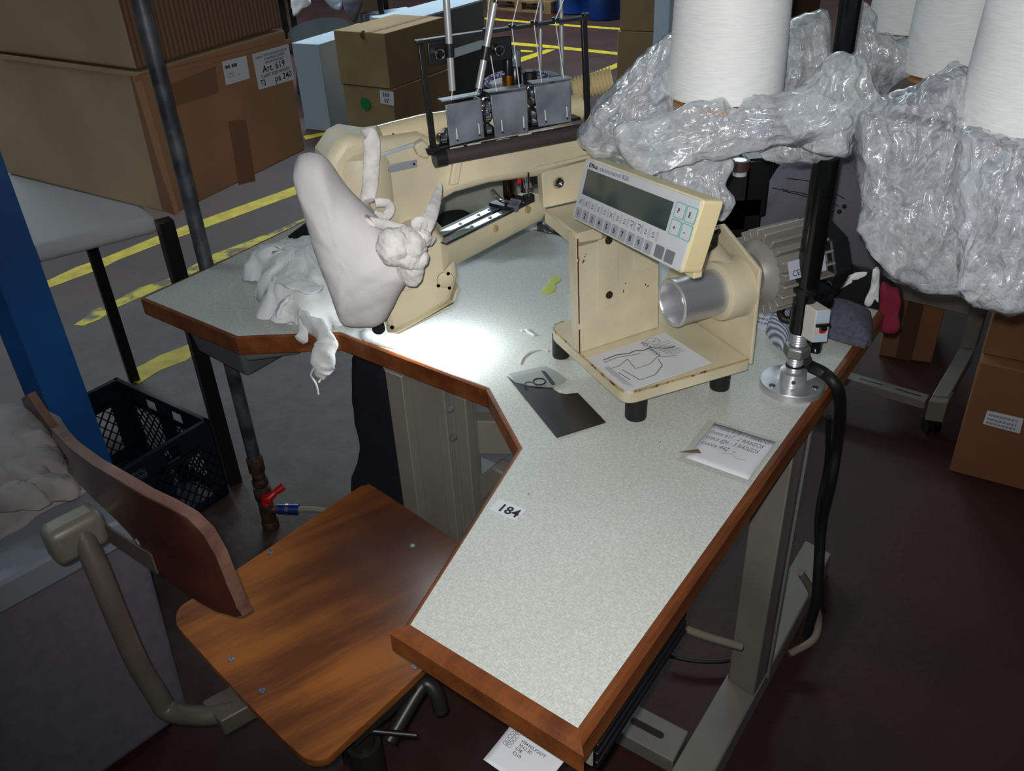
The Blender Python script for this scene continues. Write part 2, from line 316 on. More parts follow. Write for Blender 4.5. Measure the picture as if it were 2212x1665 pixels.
def sheet(bm,quad,nu=16,nv=16,amp=0,f=6,thick=.002,seed=0,n=None):
    """thin sheet with thickness over four corners TL,TR,BR,BL"""
    a,b,c,d=[Vector(q) for q in quad]; nn=(b-a).cross(d-a).normalized() if n is None else Vector(n)
    for s in (0,1):
        g=[]
        for j in range(nv+1):
            row=[]
            for i in range(nu+1):
                u,v=i/nu,j/nv; p=(a*(1-u)+b*u)*(1-v)+(d*(1-u)+c*u)*v
                row.append(bm.verts.new(p+nn*(noise.noise(p*f+Vector((seed,0,0)))*amp+s*thick)))
            g.append(row)
        for j in range(nv):
            for i in range(nu): bm.faces.new((g[j][i],g[j][i+1],g[j+1][i+1],g[j+1][i]))
        if s==0: g0=g
    per=lambda g:[g[0][i] for i in range(nu)]+[g[j][nu] for j in range(nv)]+[g[nv][i] for i in range(nu,0,-1)]+[g[j][0] for j in range(nv,0,-1)]
    A,B=per(g0),per(g)
    for i in range(len(A)): bm.faces.new((A[i],A[(i+1)%len(A)],B[(i+1)%len(B)],B[i]))
    return bm
def ph(bm,px,z,t): return prism(bm,[P(x,y,z) for x,y in px],(0,0,-t))
def pv(bm,px,p0,ang,t):
    n=NA(ang); n=n if n.dot(Vector((p0[0],p0[1],0)))>0 else -n
    return prism(bm,[PV(x,y,p0,ang) for x,y in px],n*t)
def lettering(name,parent,m,TL,TR,BL,lines,eps=.0006,kind=None,weight=0,shear=0):
    """flat print. lines: (u,v,height fraction,text); u,v place the left end of the baseline"""
    TL,TR,BL=Vector(TL),Vector(TR),Vector(BL); X=(TR-TL); Y=(BL-TL); n=X.cross(-Y).normalized()
    if n.dot(CAM-TL)<0: n=-n
    xh=X.normalized(); yh=(-Y).normalized(); H=Y.length; bm=BM()
    for ln_ in lines:
        u,v,h,s=ln_[:4]; fit=ln_[4] if len(ln_)>4 else None
        cu=bpy.data.curves.new('t','FONT'); cu.body=s; cu.size=h*H*1.35; cu.resolution_u=2; cu.offset=weight*h*H; cu.shear=shear
        to=bpy.data.objects.new('t',cu); COL.objects.link(to); me=bpy.data.meshes.new_from_object(to.evaluated_get(bpy.context.evaluated_depsgraph_get()))
        kx=1.0
        if fit and len(me.vertices): kx=fit*X.length/max(1e-6,max(q.co.x for q in me.vertices))
        o=TL+X*u+Y*v+n*eps; nv=[bm.verts.new(o+xh*q.co.x*kx+yh*q.co.y) for q in me.vertices]
        for p in me.polygons:
            try: bm.faces.new([nv[i] for i in p.vertices])
            except ValueError: pass
        bpy.data.objects.remove(to); bpy.data.curves.remove(cu); bpy.data.meshes.remove(me)
    return obj(name,bm,m,parent,recalc=False,kind=kind)
def quadpts(px,f): return [f(*q) for q in px]
def onq(q,u,v,e=0):
    a,b,c,d=[Vector(k) for k in q]; n=(b-a).cross(d-a).normalized()
    if n.dot(CAM-a)<0: n=-n
    return (a*(1-u)+b*u)*(1-v)+(d*(1-u)+c*u)*v+n*e
def qbox(bm,q,u0,u1,v0,v1,h,e=0):
    a=[onq(q,*k,e) for k in ((u0,v0),(u1,v0),(u1,v1),(u0,v1))]; n=(onq(q,.5,.5,1)-onq(q,.5,.5,0)); return prism(bm,a,n*h)
def scribble(bm,q,pts,w,e=.0007):
    """thin pen line on quad q through (u,v) points"""
    n=(onq(q,.5,.5,1)-onq(q,.5,.5,0))
    for (u,v),(s,t) in zip(pts,pts[1:]):
        a,b=onq(q,u,v,e),onq(q,s,t,e); d=(b-a)
        if d.length<1e-6: continue
        y=d.cross(n).normalized()*w/2; bm.faces.new([bm.verts.new(k) for k in (a-y,b-y,b+y,a+y)])
# ================================================================== FLOOR
def floor_mat():
    m=mat('floor_concrete',(60,30,26),.58,col2=(46,22,19),nscale=2.2,nlo=.4,nhi=.6,spec=.45,bump=.15,bscale=60); nt=m.node_tree; N=nt.nodes; L=nt.links; b=N['Principled BSDF']
    src=b.inputs['Base Color'].links[0].from_socket; g=N.new('ShaderNodeNewGeometry')
    # worn grey area by the tables, seen as a patch of its own on the paint
    ds=N.new('ShaderNodeVectorMath'); ds.operation='DISTANCE'; ds.inputs[1].default_value=(-.75,2.5,0); L.new(g.outputs['Position'],ds.inputs[0])
    n=N.new('ShaderNodeTexNoise'); n.inputs['Scale'].default_value=3.2; n.inputs['Detail'].default_value=8; n.inputs['Roughness'].default_value=.65; L.new(g.outputs['Position'],n.inputs['Vector'])
    a=N.new('ShaderNodeMath'); a.operation='MULTIPLY_ADD'; a.inputs[1].default_value=-1.5; L.new(n.outputs[0],a.inputs[0]); L.new(ds.outputs['Value'],a.inputs[2])
    r=N.new('ShaderNodeMapRange'); r.inputs[1].default_value=-.25; r.inputs[2].default_value=.7; r.inputs[3].default_value=.85; r.inputs[4].default_value=0; L.new(a.outputs[0],r.inputs[0])
    x=N.new('ShaderNodeMix'); x.data_type='RGBA'; L.new(src,x.inputs[6]); L.new(r.outputs[0],x.inputs[0])
    n5=N.new('ShaderNodeTexNoise'); n5.inputs['Scale'].default_value=9; n5.inputs['Detail'].default_value=9; n5.inputs['Roughness'].default_value=.7; L.new(g.outputs['Position'],n5.inputs['Vector'])
    r5=N.new('ShaderNodeMapRange'); r5.inputs[1].default_value=.38; r5.inputs[2].default_value=.62; L.new(n5.outputs[0],r5.inputs[0])
    x5=N.new('ShaderNodeMix'); x5.data_type='RGBA'; x5.inputs[6].default_value=lin((66,50,46)); x5.inputs[7].default_value=lin((90,80,77)); L.new(r5.outputs[0],x5.inputs[0]); L.new(x5.outputs[2],x.inputs[7]); L.new(x.outputs[2],b.inputs['Base Color'])
    return m
bm=BM(); box8(bm,(-14,-3,-.1),(28,0,0),(0,30,0),(0,0,.1)); floor=obj('floor',bm,floor_mat(),kind='structure')
LINES=[([(97,609),(165,577),(225,557),(345,508),(400,488),(648,399),(680,388),(684,402),(649,417),(428,498),(400,508),(345,527),(255,562),(220,580),(104,623)],.0),
([(160,702),(178,690),(205,668),(240,655),(300,622),(372,600),(454,552),(560,512),(667,468),(700,455),(704,470),(668,486),(560,530),(455,572),(374,612),(310,640),(252,665),(215,690),(180,704)],1),
([(283,799),(310,787),(345,768),(395,749),(440,730),(445,748),(402,779),(345,800),(300,829),(288,826)],0),
([(655,294),(706,285),(709,290),(660,302)],0),([(1047,38),(1200,51),(1345,61),(1345,65),(1200,55),(1047,42)],0),([(1000,80),(1070,88),(1200,99),(1335,113),(1335,119),(1200,105),(1070,94),(1000,87)],0),
([(1077,104),(1152,110),(1150,113),(1077,111)],0),([(1049,147),(1090,135),(1180,107),(1200,107),(1188,112),(1098,144),(1049,158)],0),([(1240,173),(1331,137),(1345,132),(1345,142),(1331,147),(1246,181)],0)]
M_yworn=None
for k,(pts,worn) in enumerate(LINES):
    pp=[P(x,y,0) for x,y in pts]; bm=BM()
    prism(bm,[p+Vector((0,0,.0012)) for p in pp],(0,0,-.001))
    if worn and not M_yworn:
        M_yworn=mat('yellow_paint_worn',(196,180,30),.6,col2=(98,80,56),nscale=13,nlo=.44,nhi=.58,detail=9)
    obj('painted_line',bm,M_yworn if worn else M_yellow,floor)
# ================================================================== TABLE
LAM=[(312,643),(513,726),(735,717),(1057,838),(1128.5,968),(886,1350),(1248,1573),(1657,1000),(1897,671),(1118,489),(1000,466),(720,462),(668,474),(448,581)]
W3=[P(x,y,T) for x,y in LAM]
tb=thing('sewing_table',(P(1200,900,0).x,P(1200,900,0).y,0),'pale laminate sewing table with orange wood edging and grey steel legs','table')
bm=BM(); prism(bm,[p for p in W3],(0,0,-.034)); obj('tabletop',bm,M_lam,tb)
def edge(i,j,w,ch,m=M_edge):
    """one length of wooden edging between laminate corners i and j"""
    n=len(W3); a,b=W3[i],W3[j]; cen=sum(W3,Vector())/n
    def out(p,q):
        d=(q-p).normalized(); o=Vector((d.y,-d.x,0)); return o
    def mit(k):
        p=W3[(k-1)%n]; c=W3[k]; q=W3[(k+1)%n]; o1=out(p,c); o2=out(c,q); s=(o1+o2).normalized(); return s/max(.35,s.dot(o1))
    sg=SG
    A=mit(i)*sg; B=mit(j)*sg; bm=BM()
    sec=[(0,0),(w-ch,0),(w,-ch),(w,-.036),(w*.85,-.039),(0,-.039)]
    ra=[bm.verts.new(a+A*s+Vector((0,0,h+.0006))) for s,h in sec]; rb=[bm.verts.new(b+B*s+Vector((0,0,h+.0006))) for s,h in sec]
    bm.faces.new(ra[::-1]); bm.faces.new(rb)
    for k in range(len(sec)): bm.faces.new((ra[k],ra[(k+1)%len(sec)],rb[(k+1)%len(sec)],rb[k]))
    obj('edge_band',bm,m,tb)
ar=sum(W3[i].x*W3[(i+1)%len(W3)].y-W3[(i+1)%len(W3)].x*W3[i].y for i in range(len(W3)))
SG=1 if ar>0 else -1
M_eb=[wood_mat('edge_wood_%d'%a,(186,94,36),(122,52,22),a,rough=.45) for a in (0,)]
for i in range(len(W3)):
    j=(i+1)%len(W3)
    w,ch=(.006,.003)
    if i in (5,): w,ch=(.020,.007)
    if i in (6,7): w,ch=(.013,.005)
    edge(i,j,w,ch)
# number sticker stuck to the table
q=quadpts([(1074,1077),(1137,1100),(1114,1123),(1057,1096)],lambda x,y:P(x,y,T+.0008))
q=quadpts([(1078,1077),(1137,1101),(1114,1124),(1057,1099)],lambda x,y:P(x,y,T+.0008))
bm=BM(); prism(bm,q,(0,0,-.0006)); st=obj('number_label',bm,M_white,tb,label='white sticker reading 184')
lettering('number_print',st,M_ink,q[0],q[1],q[3],[(.20,.86,.66,'184')],weight=.03)
# right leg with its foot, mudguard lip and slotted cross bars
DR=math.degrees(math.atan2((W3[7]-W3[6]).y,(W3[7]-W3[6]).x)); DL=DR+88.5
lb=P(1628,1505,.065); lu=DA(DR); lv=DA(DL)   # front right bottom corner of the leg
l2=P(1571,1467,.065); wv=(l2-lb); wv.z=0
bm=BM(); box8(bm,lb,wv,lu*.09,(0,0,T-.04-.065)); obj('leg',bm,M_frame,tb,bevel=.003)
bm=BM(); box8(bm,lb+lu*.06-wv.normalized()*.004,lu*.012,-wv.normalized()*.005,(0,0,T-.06-.065)); obj('cable_channel',bm,mat('channel_light',(160,160,160),.4,.6),tb)
bm=BM(); box8(bm,lb-lu*.36-wv.normalized()*.002+Vector((0,0,-.065)),wv*1.12,lu*.86,(0,0,.065)); obj('foot',bm,M_frame,tb,bevel=.004)
ll=P(871,1089,.40); 
La=P(831,800,.742); Lb=P(1001,867,.742); Ld=(Lb-La).normalized(); Ln=Vector((-Ld.y,Ld.x,0)); Ln=Ln if Ln.y>0 else -Ln
Lw=(Lb-La).length
def strip(name,f0,f1,off,z0,z1,t=.004,m=M_frame,par=tb):
    bm=BM(); box8(bm,La+Ld*Lw*f0+Ln*off+Vector((0,0,z0-La.z)),Ld*Lw*(f1-f0),Ln*t,(0,0,z1-z0)); return obj(name,bm,m,par,bevel=.0015)
strip('leg',0,.22,0,.06,.742,.05); strip('leg_web',.22,.60,.022,.06,.742); strip('leg_flange',.60,.72,.008,.06,.742,.02); strip('leg_channel',.72,1,.022,.06,.742)
strip('leg_post',.86,1.0,.004,.06,.742,.03)
for px,py in ((976,881),(982,943)):
    c=PV(px,py,La+Ln*.02,math.degrees(math.atan2(Ld.y,Ld.x))); bm=BM(); cyl(bm,c,c-Ln*.008,.0065,14); cyl(bm,c-Ln*.008,c-Ln*.014,.0035,6); obj('bolt',bm,M_steel,tb,smooth=30)
lf=La+Ld*Lw*.5; bm=BM(); box8(bm,La-lu*.20-Ld*.0+Vector((0,0,-La.z+.0)),Ld*.07,lu*.62,(0,0,.06)); obj('foot',bm,M_frame,tb,bevel=.004)
LAn=math.degrees(math.atan2(Ld.y,Ld.x)); q_=La+Ln*.03
bm=BM(); prism(bm,[PV(x,y,q_,LAn) for x,y in ((872,1090),(925,1122),(1062,1008),(1088,1024),(1082,1046),(962,1152),(890,1180))],Ln*.035); obj('lower_brace',bm,M_frame,tb,bevel=.004)
bm=BM(); prism(bm,[PV(x,y,q_+Ln*.04,LAn) for x,y in ((1007,1003),(1020,996),(1062,1014),(1012,1050))],Ln*.02); obj('pale_plate',bm,mat('pale_plate_paint',(150,162,166),.5),tb)  # pale plate drawn for the white shape seen beyond the leg
# cross rails between the two legs
a=PV(1003,896,La+Ln*.02,math.degrees(math.atan2(Ld.y,Ld.x))); z0=PV(1006,980,La+Ln*.02,math.degrees(math.atan2(Ld.y,Ld.x))).z
a.z=0; e=lb+lu*.05+wv; e.z=0; v=e-a; nn=Vector((-v.y,v.x,0)).normalized(); nn=nn if nn.y>0 else -nn
bm=BM(); box8(bm,a+Vector((0,0,z0)),v,nn*.03,(0,0,.075)); obj('cross_rail',bm,M_frame,tb,bevel=.003)
s0,s1=P(1488,1579,.06),P(1454,1645,.06); s2=P(1372,1519,.06); s3=P(1336,1579,.06); d=(s2-s0).normalized()
bm=BM(); L_=1.0; box8(bm,(s1.x,s1.y,.02),d*.62,(s0-s1)*1.0,(0,0,.04)); 
cr=obj('slotted_rail',bm,M_frame,tb,bevel=.003)
for t0 in (.045,.13,.215,.3):
    bm=BM(); c0=s1+(s0-s1)*.5+d*t0; c1=c0+d*.058; y=(s0-s1).normalized()*.0075; pts=[]
    for k in range(9): an=math.pi*k/8; pts.append(c1+d*.0075*math.sin(an)+y*math.cos(an))
    for k in range(9): an=math.pi*k/8; pts.append(c0-d*.0075*math.sin(an)-y*math.cos(an))
    prism(bm,[Vector((p.x,p.y,.061)) for p in pts],(0,0,-.003)); obj('slot',bm,mat('slot_dark',(40,16,16),.8),cr)
# control box under the near corner, ribbed on its right side
zb=.655; c0=P(1280,1658,zb); c1=P(1470,1366,zb); dd=(c1-c0).normalized(); fr=P(1221,1636,zb); fd=(P(1108,1559,zb+.03)-c0); fd.z=0; fd=DA(DL)
bx=BM(); box8(bx,c0,dd*(c1-c0).length,fd*.19,(0,0,T-.04-zb)); cb=obj('control_box',bx,mat('control_box_paint',(150,150,146),.5),tb,bevel=.002,label='grey control box with a black ribbed side under the table')
nd=Vector((dd.y,-dd.x,0)); 
for k in range(5):
    bm=BM(); box8(bm,c0+nd*.0+Vector((0,0,.003+k*.0165)),dd*(c1-c0).length,nd*.007,(0,0,.010)); obj('rib',bm,mat('black_anodised_rib',(38,38,42),.35,.5),cb,bevel=.0015)
bm=BM(); box8(bm,c0+nd*.0005,dd*(c1-c0).length,nd*.003,(0,0,T-.04-zb)); obj('side_plate',bm,M_black,cb)
c=c0+fd*.02-dd*.001+Vector((0,0,.03)); bm=BM(); cyl(bm,c,c-dd*.006,.005,12); obj('screw',bm,M_steel,cb,smooth=30)
# paper hanging from the control box
pq=[P(1108,1559,.70)]
fo_=c0-dd*.006; PA=math.degrees(math.atan2(fd.y,fd.x))
q=[P(x,y,zb-.002) for x,y in ((1108,1559),(1223,1638),(1159,1719),(1044,1640))]
bm=BM(); sheet(bm,q,10,10,.0015,20,.0006); pp=obj('printed_lot_sheet',bm,M_white,smooth=180); tag(pp,'white paper with lot numbers HS4105 sticking out from under the near table corner','paper')
X=q[1]-q[0]; 
lettering('lot_print',pp,M_ink,q[0],q[1],q[3],[(.28,.12,.055,'LOTE M.xxxx'),(.31,.28,.072,'HS4105.P207T'),(.31,.38,.072,'3012.30'),(.31,.48,.072,'E78'),(.31,.58,.072,'E210')],eps=.003,weight=.004)
bm=BM(); 
for k in range(5):
    for s in (0,1):
        cx,cy=.12+s*.09,.15+k*.085; scribble(bm,q,[(cx+.028*math.cos(t*.63),cy+.036*math.sin(t*.63)) for t in range(11)],.0006,.003)
scribble(bm,q,[(.165,.12),(.165,.55)],.0008,.003); obj('lot_diagram',bm,M_inkb,pp,recalc=False)
# grey tray under the left tip
def trough(px,zt,zb_,name):
    pass
t0=[P(x,y,T-.04) for x,y in ((340,680),(519,768),(545,765),(640,758),(560,640),(430,600))]
cen=sum(t0,Vector())/6; bm=BM(); bt=[cen+(p-cen)*.74 for p in t0]; bt=[Vector((p.x,p.y,T-.115)) for p in bt]
A_=[bm.verts.new(p) for p in t0]; B_=[bm.verts.new(p) for p in bt]; bm.faces.new(A_); bm.faces.new(B_[::-1])
for i in range(6): bm.faces.new((A_[i],A_[(i+1)%6],B_[(i+1)%6],B_[i]))
bm.free()
c=P(505,800,.66); bm=BM(); box8(bm,P(394,690,.742)+Vector((0,0,-.006)),P(519,752,.742)-P(394,690,.742),NA(DL)*.0+DA(DR)*.13,(0,0,-.075))
bmesh.ops.translate(bm,verts=bm.verts,vec=(0,0,0))
zt=T-.04
for v in bm.verts:
    if v.co.z<zt-.05:
        cx=sum((w.co for w in bm.verts),Vector())/8; v.co.x=cx.x+(v.co.x-cx.x)*.86; v.co.y=cx.y+(v.co.y-cx.y)*.86
obj('under_tray',bm,M_tray,tb,bevel=.012,bseg=4)
bm=BM(); box8(bm,P(519,752,.742)+DA(DL)*-.0,P(640,735,.742)-P(519,752,.742),DA(DR)*.10,(0,0,-.035)); obj('tray_lip',bm,M_tray,tb,bevel=.008,bseg=3)
# ================================================================== CHAIR
CA=-41.5; chx=P(560,1330,0)
ch=thing('work_chair',(-.33,1.0,0),'plywood work chair with grey tubular back support at the table','chair')
SZ=.50
c1=[(381,1340),(388,1312),(420,1290),(508,1232),(600,1170),(760,1062),(790,1048),(815,1056),(990,1172),(1075,1240),(1010,1330),(940,1420),(735,1612),(705,1637),(672,1641),(640,1622),(560,1545),(400,1372)]
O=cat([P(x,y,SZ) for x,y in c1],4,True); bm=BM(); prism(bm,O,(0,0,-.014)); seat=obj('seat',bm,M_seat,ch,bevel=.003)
for px,py in ((584,1193),(891,1179),(499,1424),(566,1492),(897,1439)):
    c=P(px,py,SZ+.0); bm=BM(); lathe(bm,c,(0,0,1),[(0,.0055),(.0015,.0052),(.003,.003)],14); obj('screw',bm,M_steel,seat,smooth=40)
# curved plywood backrest
tp=(-.5778,.8793); bp=Vector((-.555,.905,0)); BD=DA(-43.6); BN=Vector((.69,.724,0)); CV=.75
def bsurf(px,py):
    o=0
    for _ in range(14):
        p=PL(px,py,bp+BN*o,BN); u=(p-bp).dot(BD); o=.8*u*u if abs(u)<.35 else .1
    return p
top=[(47,862),(60,852),(85,890),(110,925),(150,965),(200,1003),(255,1035),(310,1068),(360,1092),(405,1118),(440,1152),(468,1200),(492,1262),(512,1310),(524,1330)]
bot=[(52,880),(62,905),(80,935),(105,968),(135,1005),(170,1045),(205,1080),(240,1112),(275,1148),(310,1190),(345,1235),(385,1270),(425,1298),(465,1320),(508,1332)]
bm=BM(); NV=6; th=.013
F_=[];B2=[]
for (a,b) in zip(top,bot):
    A1,B1=bsurf(*a),bsurf(*b); rowf=[];rowb=[]
    for k in range(NV+1):
        t=k/NV; x,y=a[0]*(1-t)+b[0]*t,a[1]*(1-t)+b[1]*t; p=bsurf(x,y); rowf.append(bm.verts.new(p)); rowb.append(bm.verts.new(p+BN*th))
    F_.append(rowf);B2.append(rowb)
for i in range(len(top)-1):
    for k in range(NV):
        bm.faces.new((F_[i][k],F_[i][k+1],F_[i+1][k+1],F_[i+1][k])); bm.faces.new((B2[i][k],B2[i+1][k],B2[i+1][k+1],B2[i][k+1]))
    bm.faces.new((F_[i][0],F_[i+1][0],B2[i+1][0],B2[i][0])); bm.faces.new((F_[i][NV],B2[i][NV],B2[i+1][NV],F_[i+1][NV]))
for r in (0,len(top)-1):
    for k in range(NV): bm.faces.new((F_[r][k],B2[r][k],B2[r][k+1],F_[r][k+1]))
br=obj('backrest',bm,M_back,ch,smooth=50)
# worn ply edge along the top and right side of the backrest
bm=BM(); prev=None
for (a,b) in list(zip(top,bot)):
    p=bsurf(*a); inw=(bsurf(*b)-p); inw=inw.normalized()*.0015; r=[bm.verts.new(k) for k in (p-inw-BN*.001,p-inw+BN*(th+.001),p+inw*3+BN*(th+.001),p+inw*3-BN*.001)]
    if prev:
        for k in range(4): bm.faces.new((prev[k],prev[(k+1)%4],r[(k+1)%4],r[k]))
    else: bm.faces.new(r)
    prev=r
bm.faces.new(prev[::-1]); obj('ply_edge',bm,M_ply,br,smooth=60,label='scuffed lighter plywood edge')
M_chp=mat('chair_taupe_paint',(94,86,78),.42,col2=(82,75,68),nscale=12,spec=.5)
tz=lambda x,y:VZ(x,y,tp)
bm=BM(); tube(bm,[(P(505,1535,.445)),(P(440,1545,.445)),(P(365,1535,.448)),Vector((tp[0]+.012,tp[1]-.004,.485)),Vector((tp[0],tp[1],.55)),Vector((tp[0]-.004,tp[1]+.002,.66)),Vector((tp[0]-.012,tp[1]+.014,.73)),Vector((tp[0]-.028,tp[1]+.034,.79))],.0155,20,10); obj('back_tube',bm,M_chp,ch,smooth=60)
bc=P(172,1170,.80)
k0=Vector((tp[0]-.030,tp[1]+.038,.775))
bm=BM(); box8(bm,k0-BN*.045-BD*.022+Vector((0,0,-.028)),BN*.075,BD*.044,(0,0,.058)); brk=obj('back_bracket',bm,mat('bracket_zinc',(120,114,104),.45,.2),ch,bevel=.012,bseg=3)
c=k0+BD*.022+Vector((0,0,0))-BN*.005; bm=BM(); lathe(bm,c,BD,[(0,.008),(.002,.007),(.004,.004)],16); obj('rivet',bm,M_chp,brk,smooth=40)
bm=BM(); box8(bm,bsurf(215,1120)-BN*.004,bsurf(330,1195)-bsurf(215,1120),BN*.003,(0,0,-.034)); obj('back_plate',bm,mat('dull_plate',(110,98,90),.5,.6),ch)
c=bsurf(304,1168)-BN*.004; bm=BM(); lathe(bm,c,-BN,[(0,.006),(.002,.005)],12); obj('rivet',bm,M_steel,br,smooth=40)
a=P(445,1525,.465); b=P(560,1490,.465); d=(b-a); d.z=0; d=d.normalized(); n=Vector((-d.y,d.x,0))
so=P(487,1590,.425); sd1=(P(600,1526,.425)-so).normalized(); sd2=P(445,1545,.425)-so; bm=BM(); box8(bm,so,sd1*.16,sd2,(0,0,.034)); obj('tube_socket',bm,M_chp,ch,bevel=.003)
bm=BM(); cc=P(800,1560,.47); c3=Vector((cc.x-.035,cc.y+.06,0))
lathe(bm,(c3.x,c3.y,.12),(0,0,1),[(0,.028),(.22,.028),(.22,.02),(.365,.02)],20); obj('column',bm,mat('chair_dark_steel',(54,54,50),.4,.5),ch,smooth=40)
for k in range(4):
    an=math.radians(k*90+25); e=Vector((c3.x+.23*math.cos(an),c3.y+.23*math.sin(an),0)); bm=BM()
    tube(bm,[(c3.x+.02*math.cos(an),c3.y+.02*math.sin(an),.20),(c3.x+.12*math.cos(an),c3.y+.12*math.sin(an),.12),(e.x,e.y,.05),(e.x,e.y,.0)],.014,12,6); obj('leg',bm,MATS['chair_dark_steel'],ch,smooth=60)
bm=BM(); tube(bm,[P(840,1600,.40),P(905,1490,.44),P(925,1478,.445),P(942,1500,.43),P(952,1535,.40)],.012,12,6); obj('height_lever',bm,MATS['chair_dark_steel'],ch,smooth=60)
bm=BM(); tube(bm,[P(775,1575,.46),P(800,1578,.45),P(900,1588,.44)],.005,10,4); obj('clamp_handle',bm,M_black,ch,smooth=60)
bm=BM(); cbox(bm,(c3.x,c3.y,.47),CA,.16,.12,.012); obj('seat_plate',bm,MATS['chair_dark_steel'],ch)
# ================================================================== SEWING MACHINE
MA=24.0; em=DA(MA); en=DA(MA-90); mp_=Vector((.0635,1.3313,0)); up=Vector((0,0,1))
mc=P(1400,770,T); mach=thing('sewing_machine',(mc.x,mc.y,T),'cream flat-seam sewing machine on a chipped cream pedestal','sewing machine')
ZB=T+.065; ZF=T+.043
cl,cf,crr=P(1183,702,ZB),P(1350,852,ZB),P(1620,775,ZB); ck=cl+crr-cf
def rnd(pts,r,n=5):
    out=[]
    m=len(pts)
    for i in range(m):
        a,b,c=pts[i-1],pts[i],pts[(i+1)%m]; u=(a-b).normalized()*r[i]; w=(c-b).normalized()*r[i]
        for k in range(n+1):
            t=k/n; out.append((b+u)*(1-t)**2+b*2*t*(1-t)+(b+w)*t*t)
    return out
base=rnd([cl,cf,crr,ck],[.03,.024,.004,.02]); bm=BM(); prism(bm,base,(0,0,ZF-ZB)); bs=obj('pedestal_base',bm,M_cream,mach,bevel=.003)
# worn rim, where the paint has gone from the front edge
bm=BM(); prev=None
for i,p in enumerate(base[:14]):
    r=[bm.verts.new(p+up*k+(p-(cl+crr)/2).normalized()*e) for k,e in ((.0006,-.002),(.0006,.0005),(-.0022,.0008),(-.0016,-.002))]
    if prev and i not in (3,9,10):
        for k in range(4): bm.faces.new((prev[k],prev[(k+1)%4],r[(k+1)%4],r[k]))
    prev=r
obj('worn_edge',bm,chipped('worn_rim',(196,170,120),(84,36,24),lo=.54,hi=.57,sc=60),bs,recalc=True)
for px,py,r in ((1212,772,.0155),(1373,903,.0175),(1554,840,.0165)):
    c=P(px,py-4,T); bm=BM(); lathe(bm,(c.x,c.y,T),(0,0,1),[(0,r*.96),(.003,r),(ZF-T,r)],28); obj('rubber_foot',bm,M_blackr,mach,smooth=40)
# pillar
pa,pb=P(1251,764,ZB),P(1424,708,ZB); PAng=math.degrees(math.atan2((pb-pa).y,(pb-pa).x)); pn=NA(PAng)
poly=[(1251,764),(1424,708),(1424,560),(1400,500),(1255,478),(1244,508)]
bm=BM(); prism(bm,[PV(x,y,pa,PAng) for x,y in ((1251,764),(1424,708),(1426,480),(1245,508))],pn*.026)
pil=obj('pillar',bm,M_cream,mach,bevel=.003)
def onp(x,y,e=.001): return PV(x,y,pa-pn*e,PAng)
bm=BM(); prism(bm,rnd([onp(1291,520),onp(1339,505),onp(1333,655),onp(1291,672)],[.003]*4,3),pn*.0015); obj('pillar_panel',bm,M_cream,pil,bevel=.0006)
bm=BM(); prism(bm,rnd([onp(1368,545),(onp(1424,530)),(onp(1424,575)),(onp(1372,588))],[.004]*4,3),pn*.0015); obj('pillar_panel',bm,M_cream,pil,bevel=.0006)
for px,py in ((1316,637),(1315,519)):
    c=onp(px,py,.0015); bm=BM(); lathe(bm,c+pn*.001,-pn,[(0,.0066),(.0025,.0062),(.0028,.004)],18); obj('screw',bm,mat('dark_screw',(70,50,40),.5,.6),pil,smooth=40)
bm=BM()
for (x0,y0),(x1,y1) in (((1246.5,516),(1247.5,560)),((1247.6,565),(1249,640)),((1249,640),(1250.4,700)),((1250.4,712),(1251.6,764))):
    a=onp(x0+2,y0,.0012);b=onp(x1+1.6,y1,.0012); prism(bm,[a-em*.0014,a+em*.0006,b+em*.0003,b-em*.0012],pn*.001)
for x,y,w,h in ((1258,560,5,9),(1262,553,3,3),(1249,555,3,14),(1350,610,2,4),(1346,625,2,8),(1265,548,2,2),(1394,612,2,5),(1398,616,4,4)):
    prism(bm,[onp(x,y+h,.0012),onp(x+w,y+h*.5,.0012),onp(x+w*.7,y,.0012)],pn*.001)
obj('paint_chip',bm,M_rust,pil)
# shelf on the pillar and back plate with the big socket bolt
zs=onp(1245,508).z
s_pts=[P(1245,508,zs),P(1430,470,zs),P(1410,400,zs),P(1175,438,zs)]
sp=[onp(1245,506,0),onp(1440,478,0)]; pl0=PV(1175,446,mp_,MA); pl1=PV(1300,415,mp_,MA)
pl0.z=sp[0].z; q4=[sp[0],Vector((sp[1].x,sp[1].y,sp[0].z)),Vector((pl1.x,pl1.y,sp[0].z))+em*.05,pl0]
bm=BM(); prism(bm,q4,(0,0,-.024)); obj('shelf_arm',bm,M_cream,mach,bevel=.003)
bm=BM(); g=q4[0]; prism(bm,[onp(1244,508,.001),onp(1302,495,.001),onp(1300,516,.001),onp(1251,524,.001)],pn*.002); obj('gusset',bm,M_cream,mach,bevel=.0005)
bm=BM(); prism(bm,rnd([PV(x,y,mp_,MA) for x,y in ((1175,450),(1170,374),(1330,332),(1330,415))],[.002,.008,.002,.002],4),-en*.018)
bp_=obj('back_plate',bm,M_cream,mach,bevel=.002)
c=PV(1206,394,mp_,MA); bm=BM(); lathe(bm,c-en*.002,en,[(0,.0105),(.0022,.0105),(.0022,.0085)],28,cap=False); obj('bolt_recess',bm,M_creamd,bp_,smooth=40)
bm=BM(); lathe(bm,c-en*.001,en,[(0,.0085),(.005,.0085),(.007,.007),(.007,.004),(.003,.0038)],28); obj('socket_bolt',bm,M_chrome,bp_,smooth=35)
